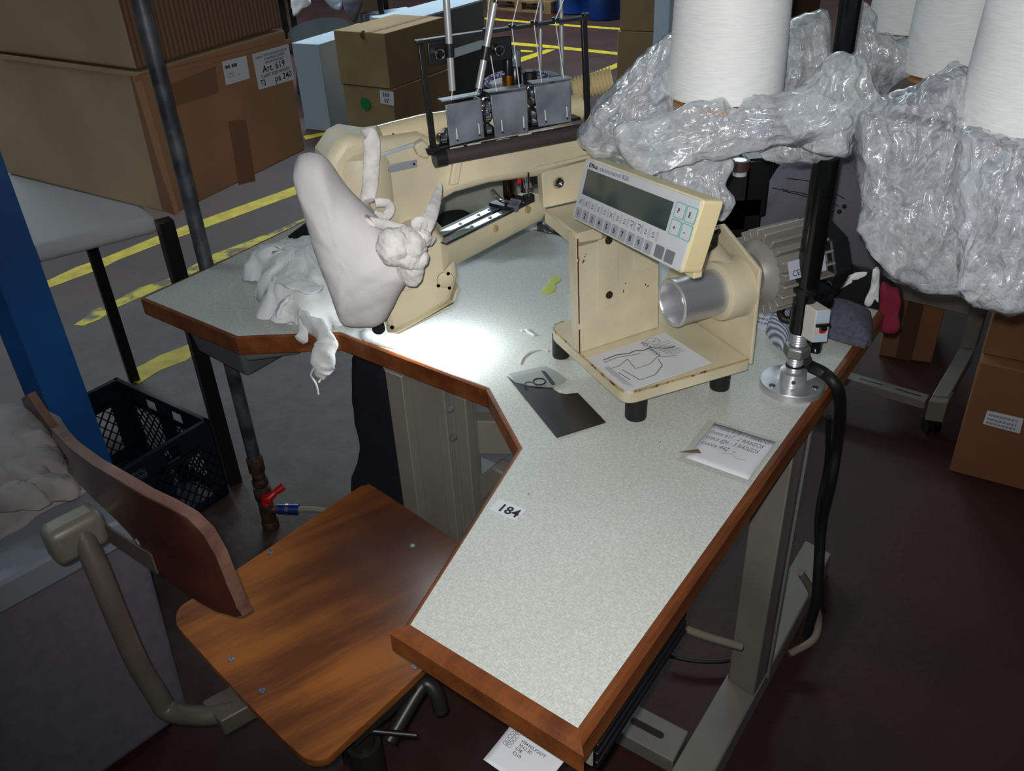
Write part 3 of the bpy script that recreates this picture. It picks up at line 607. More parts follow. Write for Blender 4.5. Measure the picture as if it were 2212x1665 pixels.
# right side plate (hexagon) with the hub drum and the aluminium handwheel cup
SA=MA+90-2
hexa=[(1620,789),(1641,584),(1560,484),(1480,500),(1420,640),(1494,693)]
sp0=P(1620,775,ZB); bm=BM(); prism(bm,[PV(x,y,sp0,SA) for x,y in hexa],em*.007); sidep=obj('side_plate',bm,M_cream,mach,bevel=.0025)
hc=PV(1600,612,sp0,SA); hr=.041
def hubp(px,py,off): return PL(px,py,hc-em*off,em)
c1_=hubp(1543,630,.044)
bm=BM(); lathe(bm,c1_+em*.043,-em,[(0,.050),(.010,.0485),(.038,.048),(.0415,.0465),(.043,.044),(.0432,.0)],48); obj('hub_drum',bm,M_cream,mach,smooth=35)
bm=BM(); tube(bm,[PV(1500,500,sp0,SA)-em*.01,PV(1540,520,sp0,SA)-em*.02,c1_+up*.03+em*.02],.02,16,6); obj('hub_boss',bm,M_cream,mach,smooth=60)
cc=c1_; R_=.0375
bm=BM(); lathe(bm,cc,-em,[(0,R_-.001),(.070,R_-.001),(.072,R_),(.079,R_+.0006),(.080,R_-.0004),(.080,R_-.004),(.077,R_-.006),(.040,R_-.007),(.040,.0)],56,cap=False); cup=obj('handwheel_cup',bm,M_alu,mach,smooth=35)
c=cc-em*.041+Vector((0,0,-.017)); bm=BM(); cyl(bm,c+em*.001,c-em*.0012,.0035,12); obj('set_screw',bm,M_black,cup,smooth=30)
bm=BM(); box8(bm,PL(1520,548,sp0-em*.045,em),em*.028,en*-.024,(0,0,.034)); obj('clamp_knob',bm,M_bglos,mach,bevel=.004,bseg=3)
bm=BM(); cyl(bm,PV(1555,498,sp0,SA)-em*.002,PV(1555,498,sp0,SA)-em*.02,.006,6); obj('wing_screw',bm,mat('brown_steel',(70,40,26),.4,.7),mach,smooth=30)
# --- finned motor behind the side plate
mo=PV(1608,600,sp0,SA)+em*.012; mo2=mo
def mpt(px,py,off): return PL(px,py,sp0+em*off,em)
m0=mpt(1620,592,.02); axis=em
bm=BM(); lathe(bm,m0,em,[(0,.034),(.01,.044),(.014,.053),(.115,.053)],40); mot=obj('motor_body',bm,M_fins,mach,smooth=35,label='grey finned electric motor')
for k in range(22):
    an=2*math.pi*k/22
    x,y=ortho(em); r_=x*math.cos(an)+y*math.sin(an); t_=em.cross(r_)
    o=m0+em*.012+r_*.052-t_*.0022; bm=BM(); box8(bm,o,em*.098,t_*.0045,r_*.016); obj('cooling_fin',bm,M_fins,mot,bevel=.0006,bseg=1)
bm=BM(); lathe(bm,m0+em*.108,em,[(0,.062),(.002,.070),(.035,.070),(.048,.054),(.048,.012)],8); obj('fan_cover',bm,M_blackr,mot,bevel=.003,label='black fan cover')
x_,y_=ortho(em); face=(-en*0+DA(MA-90)*.86+up*.35).normalized()
side=em.cross(face).normalized()
o=m0+em*.018+face*.0685-side*.014
bm=BM(); prism(bm,[o,o+em*.07,o+em*.07+side*.028,o+side*.028],face*.002); npl=obj('rating_plate',bm,mat('plate_lilac',(176,180,196),.5),mot,label='pale rating plate with CE mark')
tl=o+face*.002 if side.z<0 else o+face*.002+side*.028
sd=side if side.z<0 else -side
lettering('rating_print',npl,mat('navy_ink',(34,36,70),.6),tl,tl+em*.07,tl+sd*.028,[(.06,.85,.34,'CE'),(.34,.36,.14,'220V 50Hz 2.1A'),(.34,.60,.14,'370W 2850/min'),(.34,.84,.12,'Made in Italy')])
# --- cast upper arm
def mv(px,t,off=0,bev=.006,ang=MA,name='arm',m=M_cream,seg=3,p0=None,par=mach):
    p0=(mp_ if p0 is None else Vector(p0))+DA(ang-90)*off; bm=BM(); prism(bm,[PV(x,y,p0,ang) for x,y in px],-DA(ang-90)*t); return obj(name,bm,m,par,bevel=bev,bseg=seg)
arm=mv([(735,305),(760,292),(815,300),(905,285),(1000,330),(1120,305),(1262,280),(1300,300),(1300,338),(1162,386),(1060,399),(985,420),(950,440),(930,490),(930,560),(800,560),(735,480),(705,410),(708,345)],.085,0,.014,name='upper_arm')
mv([(1150,372),(1262,345),(1300,335),(1300,330),(1262,338),(1160,361)],.004,.004,.001,name='arm_rib',par=arm)
mv([(980,352),(1000,346),(992,398),(972,403)],.01,.008,.003,name='arm_rib',par=arm)
mv([(862,318),(915,300),(930,310),(925,345),(870,360)],.012,.003,.003,name='casting_boss',par=arm) if 0 else None
bm=BM(); tube(bm,[PV(822,300,mp_-en*.03,MA),PV(880,285,mp_-en*.03,MA),PV(965,268,mp_-en*.03,MA),PV(1250,232,mp_-en*.03,MA)],.020,24,5); tc=obj('top_cover',bm,mat('glossy_cream',(208,194,158),.22,spec=.6,coat=.5),mach,smooth=60,label='glossy rounded top cover of the arm')
for px,py,r in ((846,287,.0095),(843,302,.004),(954,277,.004),(873,262+20,.004)):
    c=PV(px,py+2,mp_-en*.02,MA); bm=BM(); lathe(bm,c-up*.004,up,[(0,r*1.25),(.003,r*1.25),(.004,r),(.009,r*.7),(.010,.001)],20); obj('oil_cap',bm,M_chrome if r>.005 else M_black,tc,smooth=40)
c=PV(783,318,mp_-en*.02,MA); bm=BM(); lathe(bm,PV(775,345,mp_-en*.035,MA),up,[(-.06,.050),(0,.050),(.012,.046),(.026,.026),(.030,.012)],36); obj('arm_head',bm,M_cream,mach,smooth=35)
c=PV(775,345,mp_-en*.035,MA)+up*.022+en*.012; bm=BM(); lathe(bm,c,up,[(0,.0095),(.012,.0095),(.013,.008)],20); obj('head_screw',bm,mat('screw_grey',(130,130,128),.4,.4),mach,smooth=35)
bm=BM(); prism(bm,[PV(x,y,mp_+en*.003,MA) for x,y in ((830,358),(901,345),(902,361),(832,376))],-en*.002); pl=obj('name_plate',bm,mat('plate_grey_blue',(150,154,164),.4,.3),arm,bevel=.0015)
for px,py in ((836,367),(894,354)):
    c=PV(px,py,mp_+en*.003,MA); bm=BM(); cyl(bm,c,c+en*.0015,.0018,10); obj('rivet',bm,M_black,mach,smooth=40)
mv([(816,334),(895,308),(897,316),(820,341)],.012,.0035,.001,name='edge_strip',m=mat('pale_metal_strip',(184,196,204),.3,.3),par=arm)
mv([(895,318),(902,310),(915,303),(925,312),(930,328),(925,345),(905,338)],.02,.012,.003,name='bracket_lug',par=arm)
# --- lower head block, nearer than the arm
lp=Vector((-.10,1.19,0))
HA=12
hd=mv([(838,715),(825,640),(850,560),(878,505),(940,500),(985,545),(990,600),(976,652),(900,700),(858,717)],.10,0,.010,ang=HA,name='lower_head',p0=lp)
def hp(x,y,e=.001): return PV(x,y,lp+DA(HA-90)*e,HA)
for cx,cy,r,(holes) in ((962,604,.0125,((968,591),(947,617),(971,622))),(876,612,.011,((883,616),))):
    bm=BM(); lathe(bm,hp(cx,cy,0),DA(HA-90),[(0,r*1.05),(.0006,r*1.05)],32); obj('cover_gap',bm,mat('cover_joint_dark',(120,100,72),.8),hd)  # darker cream ring that outlines the joint of the round cover
    bm=BM(); lathe(bm,hp(cx,cy,0),DA(HA-90),[(0,r),(.0012,r),(.0016,r*.95)],32); pc=obj('round_cover',bm,M_cream,hd,smooth=35)
    for hx,hy in holes:
        bm=BM(); cyl(bm,hp(hx,hy,.001),hp(hx,hy,.0022),.0028,12); obj('screw',bm,mat('hole_black',(9,7,6),1,spec=.05),hd,smooth=30)
mv([(858,717),(976,655),(984,630),(992,618),(986,650),(970,668),(862,722),(836,719)],.06,.003,.002,ang=HA,name='bottom_gasket',p0=lp)
c=hp(818,710); bm=BM(); lathe(bm,c+DA(HA-90)*-.02,DA(HA-90),[(0,.010),(.02,.010)],24); obj('end_plug',bm,M_black,mach,smooth=35)
for hx,hy in ((847,707),(823,685)):
    bm=BM(); cyl(bm,hp(hx,hy,0),hp(hx,hy,.004),.0032,12); obj('screw',bm,MATS['hole_black'],hd,smooth=30)
bm=BM(); prism(bm,[hp(x,y,.0008) for x,y in ((828,655),(831,654),(838,712),(835,712))],-DA(HA-90)*.001); obj('seam',bm,M_creamd,hd)
# --- cylinder (lower) arm towards the needle
ZA=1.0625
la,lb_=P(969,528,ZA),P(1163,432,ZA); lc,ld=P(936,502,ZA),P(1085,430,ZA); ax=(lb_-la).normalized(); sx=Vector((ax.y,-ax.x,0))
W_=.052
ctr0=la-sx*W_*.5; 
prof=[(W_/2,0),(W_/2,-.012),(W_*.44,-.03),(W_*.25,-.044),(0,-.048),(-W_*.25,-.044),(-W_*.44,-.03),(-W_/2,-.012),(-W_/2,0)]
bm=BM(); rings=[]
for t in (-.012,0,.25,.5,.75,1.0,1.12):
    o=ctr0+ax*t*(lb_-la).length+Vector((0,0,-.0015)); w=1.0-.12*max(0,t); rings.append([bm.verts.new(o+sx*a*w+up*b) for a,b in prof])
for r0,r1 in zip(rings,rings[1:]):
    for k in range(len(prof)): bm.faces.new((r0[k],r0[(k+1)%len(prof)],r1[(k+1)%len(prof)],r1[k]))
bm.faces.new(rings[0]); bm.faces.new(rings[-1][::-1]); cyarm=obj('cylinder_arm',bm,M_cream,mach,smooth=40)
Lr=(lb_-la).length
for s,w in ((.036,.013),(.012,.014)):
    bm=BM(); o=ctr0-sx*W_*.5+sx*0; box8(bm,ctr0+sx*(s-.028-.0)+ax*0,ax*Lr*.74,sx*w,up*.003); rl=obj('slide_plate',bm,mat('bright_plate',(186,200,206),.25,.8),mach,bevel=.0008)
    for t in (.08,.30,.5,.62):
        c=ctr0+sx*(s-.028+w/2)+ax*Lr*t+up*.003; bm=BM(); cyl(bm,c,c+up*.0012,.0028,12); obj('screw',bm,M_steel,rl,smooth=30)
bm=BM(); box8(bm,ctr0-sx*.027+ax*-.002,ax*Lr*.96,sx*.052,up*.0008); obj('slide_channel',bm,M_black,mach)
for px,py,r in ((1072,494,.004),(1142,453,.0045)):
    c=PL(px,py,la+sx*.001,sx); bm=BM(); lathe(bm,c-sx*.004,sx,[(0,r*1.3),(.0045,r*1.3),(.005,r)],16); obj('screw',bm,M_creamd,cyarm,smooth=40)
# needle area
M_mix=mat('dark_steel',(58,58,62),.3,.8)
nb=P(1108,440,ZA+.004)
bm=BM(); box8(bm,nb-ax*.03-sx*.026,ax*.055,sx*.05,up*.006); obj('needle_plate',bm,M_mix,mach,bevel=.001)
for k in range(4):
    bm=BM(); box8(bm,nb+ax*(-.028+k*.008)-sx*(.004*k-.01),ax*.004,sx*.02,up*.010); obj('feed_finger',bm,M_steel,mach,bevel=.001)
c=P(1100,425,ZA+.012); bm=BM(); cyl(bm,c,c+up*.07,.010,20); obj('presser_bar',bm,mat('brown_chrome',(90,74,62),.2,1),mach,smooth=40)
c=P(1125,418,ZA+.012); bm=BM(); cyl(bm,c+ax*.01,c+ax*.01+up*.07,.007,20); obj('needle_bar',bm,M_chrome,mach,smooth=40)
c=P(1136,440,ZA+.012); bm=BM(); box8(bm,c,em*.016,-en*.012,up*.012); obj('feed_block',bm,M_mix,mach,bevel=.001)
bm=BM(); cyl(bm,c+em*.006+up*.012,c+em*.006+up*.05,.0018,10); obj('set_rod',bm,M_chrome,mach,smooth=40)
bm=BM(); box8(bm,c+em*.001+up*.024,em*.010,-en*.006,up*.008); obj('small_clamp',bm,M_steel,mach,bevel=.0006)
c=P(1119,398,ZA+.03); bm=BM(); box8(bm,c,em*.006,-en*.005,up*.012); obj('red_guard',bm,M_redp,mach,bevel=.001)
bm=BM(); tube(bm,[P(1062,412,ZA+.03),P(1080,430,ZA+.02),P(1100,438,ZA+.012)],.004,8,4); obj('presser_foot',bm,M_chrome,mach,smooth=60)
bm=BM(); box8(bm,P(1128,405,ZA+.02),em*.035,-en*.05,up*.05); obj('needle_housing',bm,M_black,mach,bevel=.002)
# --- thread guide frame, rail and three tension covers
fp=mp_+en*.012
def fv(x,y,e=0): return PV(x,y,fp+en*e,MA)
M_rail=mat('brown_black_rail',(62,54,54),.45)
bm=BM(); A_,B_=fv(945,342),fv(1262,283); cyl(bm,A_,B_,.0118,20); rail=obj('guide_rail',bm,M_rail,mach,smooth=40)
bm=BM(); cyl(bm,fv(938,344),fv(962,339),.0130,20); obj('rail_cap',bm,M_black,mach,smooth=40)
mv([(920,322),(950,318),(953,340),(925,335)],.02,.016,.001,name='rail_clip',m=M_black)
for (x0,y0,x1,y1),nm in (((910,95,939,330),'frame_post'),((1263,40,1272,275),'frame_post')):
    a=fv(x0,y0);b=fv(x1,y1); bm=BM(); d=(a-b).normalized(); prism(bm,[b-em*.0045,b+em*.0045,a+em*.0045,a-em*.0045],-en*.006); obj(nm,bm,M_black,mach,bevel=.001)
a=fv(900,91);b=fv(1274,36); bm=BM(); prism(bm,[a-up*.003,b-up*.003,b+up*.0015,a+up*.0015],-en*.012); tbar=obj('thread_guide_bar',bm,mat('dark_bar',(44,48,52),.35,.4),mach,bevel=.0008)
for x,y in ((908,90),(1050,65),(1106,56),(1154,48),(1200,41),(1264,32)):
    c=fv(x,y,-.006); bm=BM(); lathe(bm,c-up*.001,up,[(0,.0055),(.003,.0055),(.004,.003)],16); obj('eyelet',bm,M_black,tbar,smooth=40)
a=fv(940,322);b=fv(1255,255); bm=BM(); prism(bm,[a-up*.003,b-up*.003,b+up*.0015,a+up*.0015],-en*.05); obj('lower_tray_bar',bm,M_black,mach,bevel=.001)
for x,y in ((972,322),(1010,315),(1072,305),(1120,294),(1168,283)):
    a=fv(x,y,.003); bm=BM(); prism(bm,[a,a+em*.022,a+em*.022+up*.0018,a+up*.0018],-en*.001); obj('white_mark',bm,mat('pale_mark',(190,184,176),.6),rail)
for TL,TR,BR,BL,lip in (((962,227),(1039,213),(1047,298),(972,316),((955,221),(1038,206))),((1060,206),(1138,195),(1142,286),(1070,298),((1054,202),(1135,190))),((1154,188),(1232,174),(1235,263),(1164,274),((1150,182),(1236,170)))):
    Q=[fv(*k,.002) for k in (TL,TR,BR,BL)]; bm=BM(); prism(bm,Q,-en*.0025); tcv=obj('tension_cover',bm,M_steel,mach,bevel=.0008)
    bm=BM(); a,b=fv(*lip[0],.002),fv(*lip[1],.002); prism(bm,[a,b,b-en*.018,a-en*.018],up*.002); obj('top_lip',bm,M_steel,tcv,bevel=.0006)
    bm=BM(); prism(bm,[Q[1],Q[2],Q[2]-en*.025,Q[1]-en*.025],em*-.002); obj('side_flange',bm,M_steel,tcv,bevel=.0005)
    for u in (.22,.86):
        bm=BM(); nq=Q; n_=(en); a=onq(Q,u,.60,.0006); b=onq(Q,u,.86,.0006); prism(bm,[a-em*.0009,a+em*.0009,b+em*.0009,b-em*.0009],en*.0003); obj('slot',bm,mat('pale_slot',(206,206,206),.4),tcv)
        bm=BM(); c=onq(Q,u+.01,.90,0); cyl(bm,c-en*.001,c+en*.0012,.0014,8); obj('pin',bm,M_black,tcv)
for x,y in ((1050,225),(1056,232),(1050,250),(1146,200),(1150,215),(1148,245),(955,300),(965,290),(1052,280),(1150,262)):
    c=fv(x,y,-.012); bm=BM(); lathe(bm,c,em,[(-.006,.008),(-.004,.010),(.004,.010),(.006,.008),(.010,.004)],18); obj('tension_disc',bm,M_chrome,mach,smooth=40)
# steel thread tubes with clamps
for (a,b,c_) in (((962,-30),(977,195),(968,106)),((1068,6),(1034,190),(1053,112))):
    A_,B_=fv(*a,.012),fv(*b,.012); bm=BM(); cyl(bm,A_,B_,.0048,16); tt=obj('thread_tube',bm,mat('brushed_tube',(186,186,188),.4,.55),mach,smooth=40)
    m_=A_+(B_-A_)*(.60 if a[0]<1000 else .58); d=(B_-A_).normalized(); bm=BM(); cyl(bm,m_-d*.009,m_+d*.009,.0065,16); obj('tube_clamp',bm,M_black,tt,smooth=40)
    o=fv(c_[0]+(-45 if a[0]<1000 else 0),c_[1]+(-8 if a[0]<1000 else -22),.004); bm=BM(); box8(bm,o-up*.028,em*.038,-en*.004,up*.032); pbk=obj('clamp_plate',bm,M_black,mach,bevel=.006,bseg=3)
    c=o+em*.014-up*.012; bm=BM(); lathe(bm,c,en,[(0,.0075),(.008,.0075),(.009,.006)],20); obj('clamp_knob',bm,M_bglos,mach,smooth=40)
    bm=BM(); x1,y1=ortho(en); tube(bm,[c+en*.0095+(x1*math.cos(t*.7)+y1*math.sin(t*.7))*.0068 for t in range(10)],.0007,6,1); obj('knob_ring',bm,M_chrome,mach)
# oil filler and pressure valve behind the covers
bq=mp_-en*.05
def bv(x,y): return PV(x,y,bq,MA)
for (x,y,y2,r,m,n) in ((1097,180,108,.0085,M_bglos,'filter_cylinder'),(1113,180,140,.010,M_bglos,'regulator_body'),(1113,150,105,.009,mat('smoked_glass',(110,120,120),.1,.3),'regulator_glass'),(1145,180,152,.0115,M_black,'regulator_knob')):
    a,b=bv(x,y),bv(x-1,y2); bm=BM(); lathe(bm,a,b-a,[(0,r),((b-a).length*.9,r),((b-a).length,r*.8)],24); obj(n,bm,m,mach,smooth=40)
a=bv(1099,190); bm=BM(); cyl(bm,a,a+up*.02,.010,16); obj('brass_fitting',bm,M_brass,mach,smooth=30)
bm=BM(); box8(bm,bv(1064,195),em*.12,-en*.04,up*.008); obj('valve_plate',bm,M_steel,mach,bevel=.001)
bm=BM(); tube(bm,[bv(1030,205),bv(1040,185),bv(1062,168),bv(1090,158)],.0045,12,8); obj('braided_hose',bm,mat('braided_hose',(60,52,96),.4,.3,col2=(180,180,200),nscale=420,nlo=.5,nhi=.55),mach,smooth=60)
bm=BM(); tube(bm,[bv(1150,155),bv(1170,160),bv(1184,168),bv(1200,185)],.0045,12,8); obj('braided_hose',bm,MATS['braided_hose'],mach,smooth=60)
mv([(1232,214),(1246,214),(1260,228),(1258,255),(1234,262)],.05,-.03,.004,name='rear_housing')
bm=BM(); cyl(bm,PV(1262,318,mp_+en*.01,MA),PV(1300,330,mp_+en*.02,MA),.005,12); obj('stop_screw',bm,mat('rusty_screw',(92,54,34),.5,.5),mach,smooth=40)
# machine lamp under the lower head
lo=P(905,690,T+.095); lamp=thing('machine_lamp',(lo.x,lo.y+.02,lo.z),'small work light glowing below the lower machine head','lamp')
bm=BM(); cbox(bm,(lo.x+.01,lo.y+.05,lo.z+.004),HA,.09,.03,.008); obj('lamp_housing',bm,M_black,lamp,bevel=.001)
bm=BM(); cbox(bm,(lo.x+.01,lo.y+.05,lo.z+.0015),HA,.08,.022,.0025); obj('light_strip',bm,mat('lamp_glow',(236,246,255),.5,emit=8),lamp)
al=area('machine_lamp_light',(lo.x+.01,lo.y+.05,lo.z-.001),(0,0,math.radians(HA)),.08,.022,.44,(.90,.97,1))
# ================================================================== CONTROL PANEL
pc0=PV(1234,471,pa-pn*.035,PAng); PN=Vector((-.905,-.333,.196)).normalized(); 
qp=[PL(x,y,pc0,PN) for x,y in ((1263.7,339),(1518,431.5),(1469,591.7),(1234,471.5))]
pan=thing('control_panel',tuple(qp[3]),'cream keypad unit with grey display and numbered keys','control panel')
nback=-PN; nback=nback if nback.dot(qp[0]-CAM)>0 else -nback
nb_=(em*.6+nback*.4).normalized()
bm=BM(); prism(bm,rnd([q+nback*.002 for q in qp],[.006]*4,4),nback*.028); hs=obj('panel_housing',bm,M_housing,pan,bevel=.002)
bm=BM(); prism(bm,rnd([onq(qp,*k) for k in ((.012,.02),(.99,.02),(.99,.975),(.012,.975))],[.005]*4,4),nback*.0025); fc=obj('faceplate',bm,M_panelf,pan)
bm=BM(); prism(bm,[onq(qp,*k,.0004) for k in ((.055,.155),(.82,.155),(.82,.555),(.055,.555))],nback*.0006); obj('display',bm,M_lcd,pan,label='grey-green display window')
lettering('panel_print',fc,M_ink,qp[0],qp[1],qp[3],[(.06,.115,.065,'Efka',.09)],weight=.03)
lettering('panel_name',fc,M_inkb,qp[0],qp[1],qp[3],[(.17,.115,.07,'variocontrol 820',.27)])
for i,ch_ in enumerate('1234567890'):
    u0=.035+i*.0735; qk=[onq(qp,*k,.0004) for k in ((u0,.80),(u0+.063,.80),(u0+.063,.965),(u0,.965))]
    v0=.775;v1=.955; qk=[onq(qp,*k,.0003) for k in ((u0,v0),(u0+.063,v0),(u0+.063,v1),(u0,v1))]
    bm=BM(); prism(bm,rnd([p for p in qk],[.0018]*4,3),-nback*.0006); k_=obj('key',bm,M_key,pan)
    lettering('digit',k_,M_ink,qk[0],qk[1],qk[3],[(.28,.70,.50,ch_)],eps=.0009,weight=.03)
for u0,v0,s in ((.845,.13,'P'),(.925,.13,'E'),(.845,.36,'+'),(.925,.36,'-')):
    for mm,gr,e in ((M_teal,.004,.0002),(M_panelf,-.004,.0006)):
        qk=[onq(qp,*k,e) for k in ((u0-gr,v0-gr*1.6),(u0+.068+gr,v0-gr*1.6),(u0+.068+gr,v0+.20+gr*1.6),(u0-gr,v0+.20+gr*1.6))]
        bm=BM(); prism(bm,rnd(qk,[.002]*4,3),-nback*.0005)
        if mm is M_teal: kk=obj('key',bm,mm,pan)
        else: obj('key_face',bm,mm,kk)
    lettering('key_print',kk,M_ink,qk[0],qk[1],qk[3],[(.30,.68,.38,s)],eps=.0009,weight=.03)
for u0 in (.785,.865):
    qk=[onq(qp,*k,.0003) for k in ((u0,.765),(u0+.066,.765),(u0+.066,.94),(u0,.94))]; bm=BM(); prism(bm,rnd(qk,[.0018]*4,3),-nback*.0006); obj('key',bm,M_keyd,pan)
bm=BM()
for i,kd in enumerate('xxskmXulQZpq'):
    u=.06+i*.062; v=.67
    if kd in 'xX': scribble(bm,qp,[(u-.014,v-.04),(u+.014,v+.04)],.0011); scribble(bm,qp,[(u+.014,v-.04),(u-.014,v+.04)],.0011)
    elif kd in 'QZ': scribble(bm,qp,[(u-.01,v-.05),(u+.014,v-.05),(u+.014,v-.01),(u-.004,v+.01),(u+.014,v+.05)],.0012)
    else: scribble(bm,qp,[(u-.006,v-.03),(u+.008,v-.03),(u+.008,v+.0),(u-.006,v+.0),(u-.006,v-.03)],.0008); scribble(bm,qp,[(u-.008,v+.03),(u+.01,v+.03)],.0014)
    for k in (0,.010): scribble(bm,qp,[(u+.026+k,v-.07),(u+.026+k,v+.07)],.0006)
obj('stitch_symbols',bm,M_inkb,fc,recalc=False)
bm=BM(); box8(bm,PL(1500,583,pc0+nback*.02,PN)-up*.012,em*.012,-PN*.0+en*-.03,up*.014); obj('panel_hook',bm,M_housing,pan,bevel=.001)
bm=BM(); tube(bm,[onq(qp,.9,.6)+nback*.03,onq(qp,.9,.6)+nback*.05],.008,12,0); obj('mount_stub',bm,M_black,pan)
# ================================================================== PAPERS AND SMALL THINGS ON THE TABLE
dz=lambda x,y:P(x,y,ZB+.0012)
q=quadpts([(1436,718),(1537,783),(1354,846),(1267,773)],dz); bm=BM(); prism(bm,q,(0,0,-.0008)); ds=obj('threading_diagram_sheet',bm,M_white,label='white threading diagram sheet lying on the pedestal base',cat='paper')
q=[q[3],q[0],q[1],q[2]]; q=[q[1],q[0],q[3],q[2]]
bm=BM()
Q2=quadpts([(1267,773),(1436,718),(1537,783),(1354,846)],dz)
def line(pts,w=.0008): scribble(bm,Q2,pts,w)
line([(.12,.18),(.30,.16),(.42,.22),(.50,.20),(.58,.26),(.66,.24),(.80,.38),(.90,.40)],.002); line([(.10,.24),(.28,.22),(.40,.27),(.52,.30)],.0012)
line([(.10,.42),(.20,.42),(.34,.33),(.30,.60),(.48,.60),(.62,.50),(.80,.62)],.001); line([(.18,.52),(.22,.86),(.40,.86),(.56,.72),(.60,.56)],.0012); line([(.12,.56),(.14,.80)],.0012)
for k in range(6): line([(.66+k*.03,.16+k*.02),(.66+k*.03+.12,.58)],.0006)
for k in range(5): line([(.60,.26+k*.06),(.95,.22+k*.06)],.0005)
line([(.78+.07*math.cos(t*.5),.12+.10*math.sin(t*.5)) for t in range(14)],.0007); line([(.73,.10),(.83,.16)],.0006); line([(.75,.16),(.84,.08)],.0006)
for k in range(5): line([(.05+k*.012,.35),(.05+k*.012,.85+.02*k)],.0005)
obj('diagram_lines',bm,mat('diagram_ink',(60,60,66),.7),ds,recalc=False)
TLx=P(1392,752,ZB+.0013); lettering('diagram_print',ds,M_ink,P(1390,736,ZB+.0016),P(1413,752,ZB+.0016),P(1384,742,ZB+.0016),[(0,1,.9,'FD Series')])
q=quadpts([(1542.7,913.6),(1675.6,954.7),(1615.5,1035.4),(1481,988)],lambda x,y:P(x,y,T+.0014)); bm=BM(); sheet(bm,q,8,8,.0006,30,.0004); nt_=obj('handwritten_note',bm,M_white,smooth=180,label='white note with four handwritten lines taped to the table',cat='paper')
q=[p+Vector((0,0,.0014)) for p in q]
lettering('handwriting',nt_,M_inkb,q[0],q[1],q[3],[(.10,.14,.09,'cueca 618 - 1 FARDO',.84),(.05,.28,.10,'cueca 617 , 2 RASGOS',.86),(.05,.43,.10,'cueca @6 : 3 RASGOS',.84),(.05,.59,.10,'cueca 442  ~',.55)],shear=.35)
bm=BM(); scribble(bm,q,[(.42,.66),(.55,.60),(.68,.68),(.8,.64)],.0006); obj('crossing_out',bm,M_inkb,nt_,recalc=False)
tq=quadpts([(1531,905),(1689,952),(1619,1048),(1462,993)],lambda x,y:P(x,y,T+.0008)); bm=BM(); prism(bm,tq,(0,0,-.0003)); obj('clear_tape',bm,mat('clear_tape',(200,204,198),.3,alpha=.16),nt_)
bm=BM(); prism(bm,[P(x,y,T+.0035) for x,y in ((1465,976),(1508,969),(1515,978))],(0,0,-.0006)); obj('tape_scrap',bm,mat('brown_tape',(120,92,78),.4),label='small curled brown tape triangle beside the note',cat='tape')
pts=[(1095,811),(1114,826),(1136,831),(1165,833),(1190,833),(1198,842),(1208,848),(1222,851),(1248,848),(1308.5,911),(1202.5,943.7)]
bm=BM(); prism(bm,[P(x,y,T+.0025) for x,y in pts],(0,0,-.0018)); obj('dark_template_sheet',bm,M_brown,label='dark brown cut sheet with a curved notch on the table',cat='sheet')
bm=BM(); prism(bm,[P(x,y,T+.0042) for x,y in ((1099,807),(1177,790),(1199,800),(1224,819),(1215,828),(1190,836),(1140,832),(1112,822))],(0,0,-.0012)); cc_=obj('clear_card',bm,M_clear,label='clear plastic card with a black bar next to dark sheet',cat='card')
bm=BM(); prism(bm,rnd([P(x,y,T+.005) for x,y in ((1169,800),(1177,801),(1200,829),(1192,831))],[.002]*4,3),(0,0,-.0008)); obj('black_bar',bm,M_black,cc_)
c=P(1165,824,T+.005); bm=BM(); tube(bm,[c+Vector((.0105*math.cos(t*math.pi/8),.0105*math.sin(t*math.pi/8),0)) for t in range(17)],.0012,8,1); obj('ring_seal',bm,M_blackr,label='black rubber ring seal on the clear card',cat='ring')
c=P(1143,830,T+.005); bm=BM(); tube(bm,[c+Vector((.008*math.cos(t*math.pi/8),.008*math.sin(t*math.pi/8),0)) for t in range(2,12)],.0008,8,1); obj('wire_hook',bm,M_blackr,label='thin black wire loop left of the ring seal',cat='wire')
bm=BM(); dome(bm,[(1172,632),(1173,622),(1186,614),(1184,606),(1195,599),(1210,600),(1210,607),(1200,614),(1198,628),(1185,634)],T,.0006,3); obj('paint_spot',bm,mat('acid_yellow_paint',(190,204,40),.4),tb,label='acid yellow paint splash')
def thr(name,px,r,lab,z=T,n=6,c_='thread'):
    bm=BM(); tube(bm,[P(x,y,z+r) for x,y in px],r,6,n); return obj(name,bm,M_cloth,smooth=60,label=lab,cat=c_)
thr('thread_scrap',[(1124,786),(1130,772),(1146,760),(1170,754),(1184,758)],.0016,'white curled yarn scrap left of the pedestal foot')
thr('lint_scrap',[(1126,714),(1136,712),(1143,718),(1154,724)],.0028,'short white lint tuft behind the curled yarn')
for x,y in ((860,750),):
    bm=BM(); dome(bm,[(778,722),(788,714),(800,724),(838,740),(856,748),(850,754),(790,738)],T,.012,5); crumple(bm,.003,40,2); obj('cloth_scrap',bm,M_cloth2,smooth=180,label='crumpled white cloth scrap at the table edge under the head',cat='cloth')
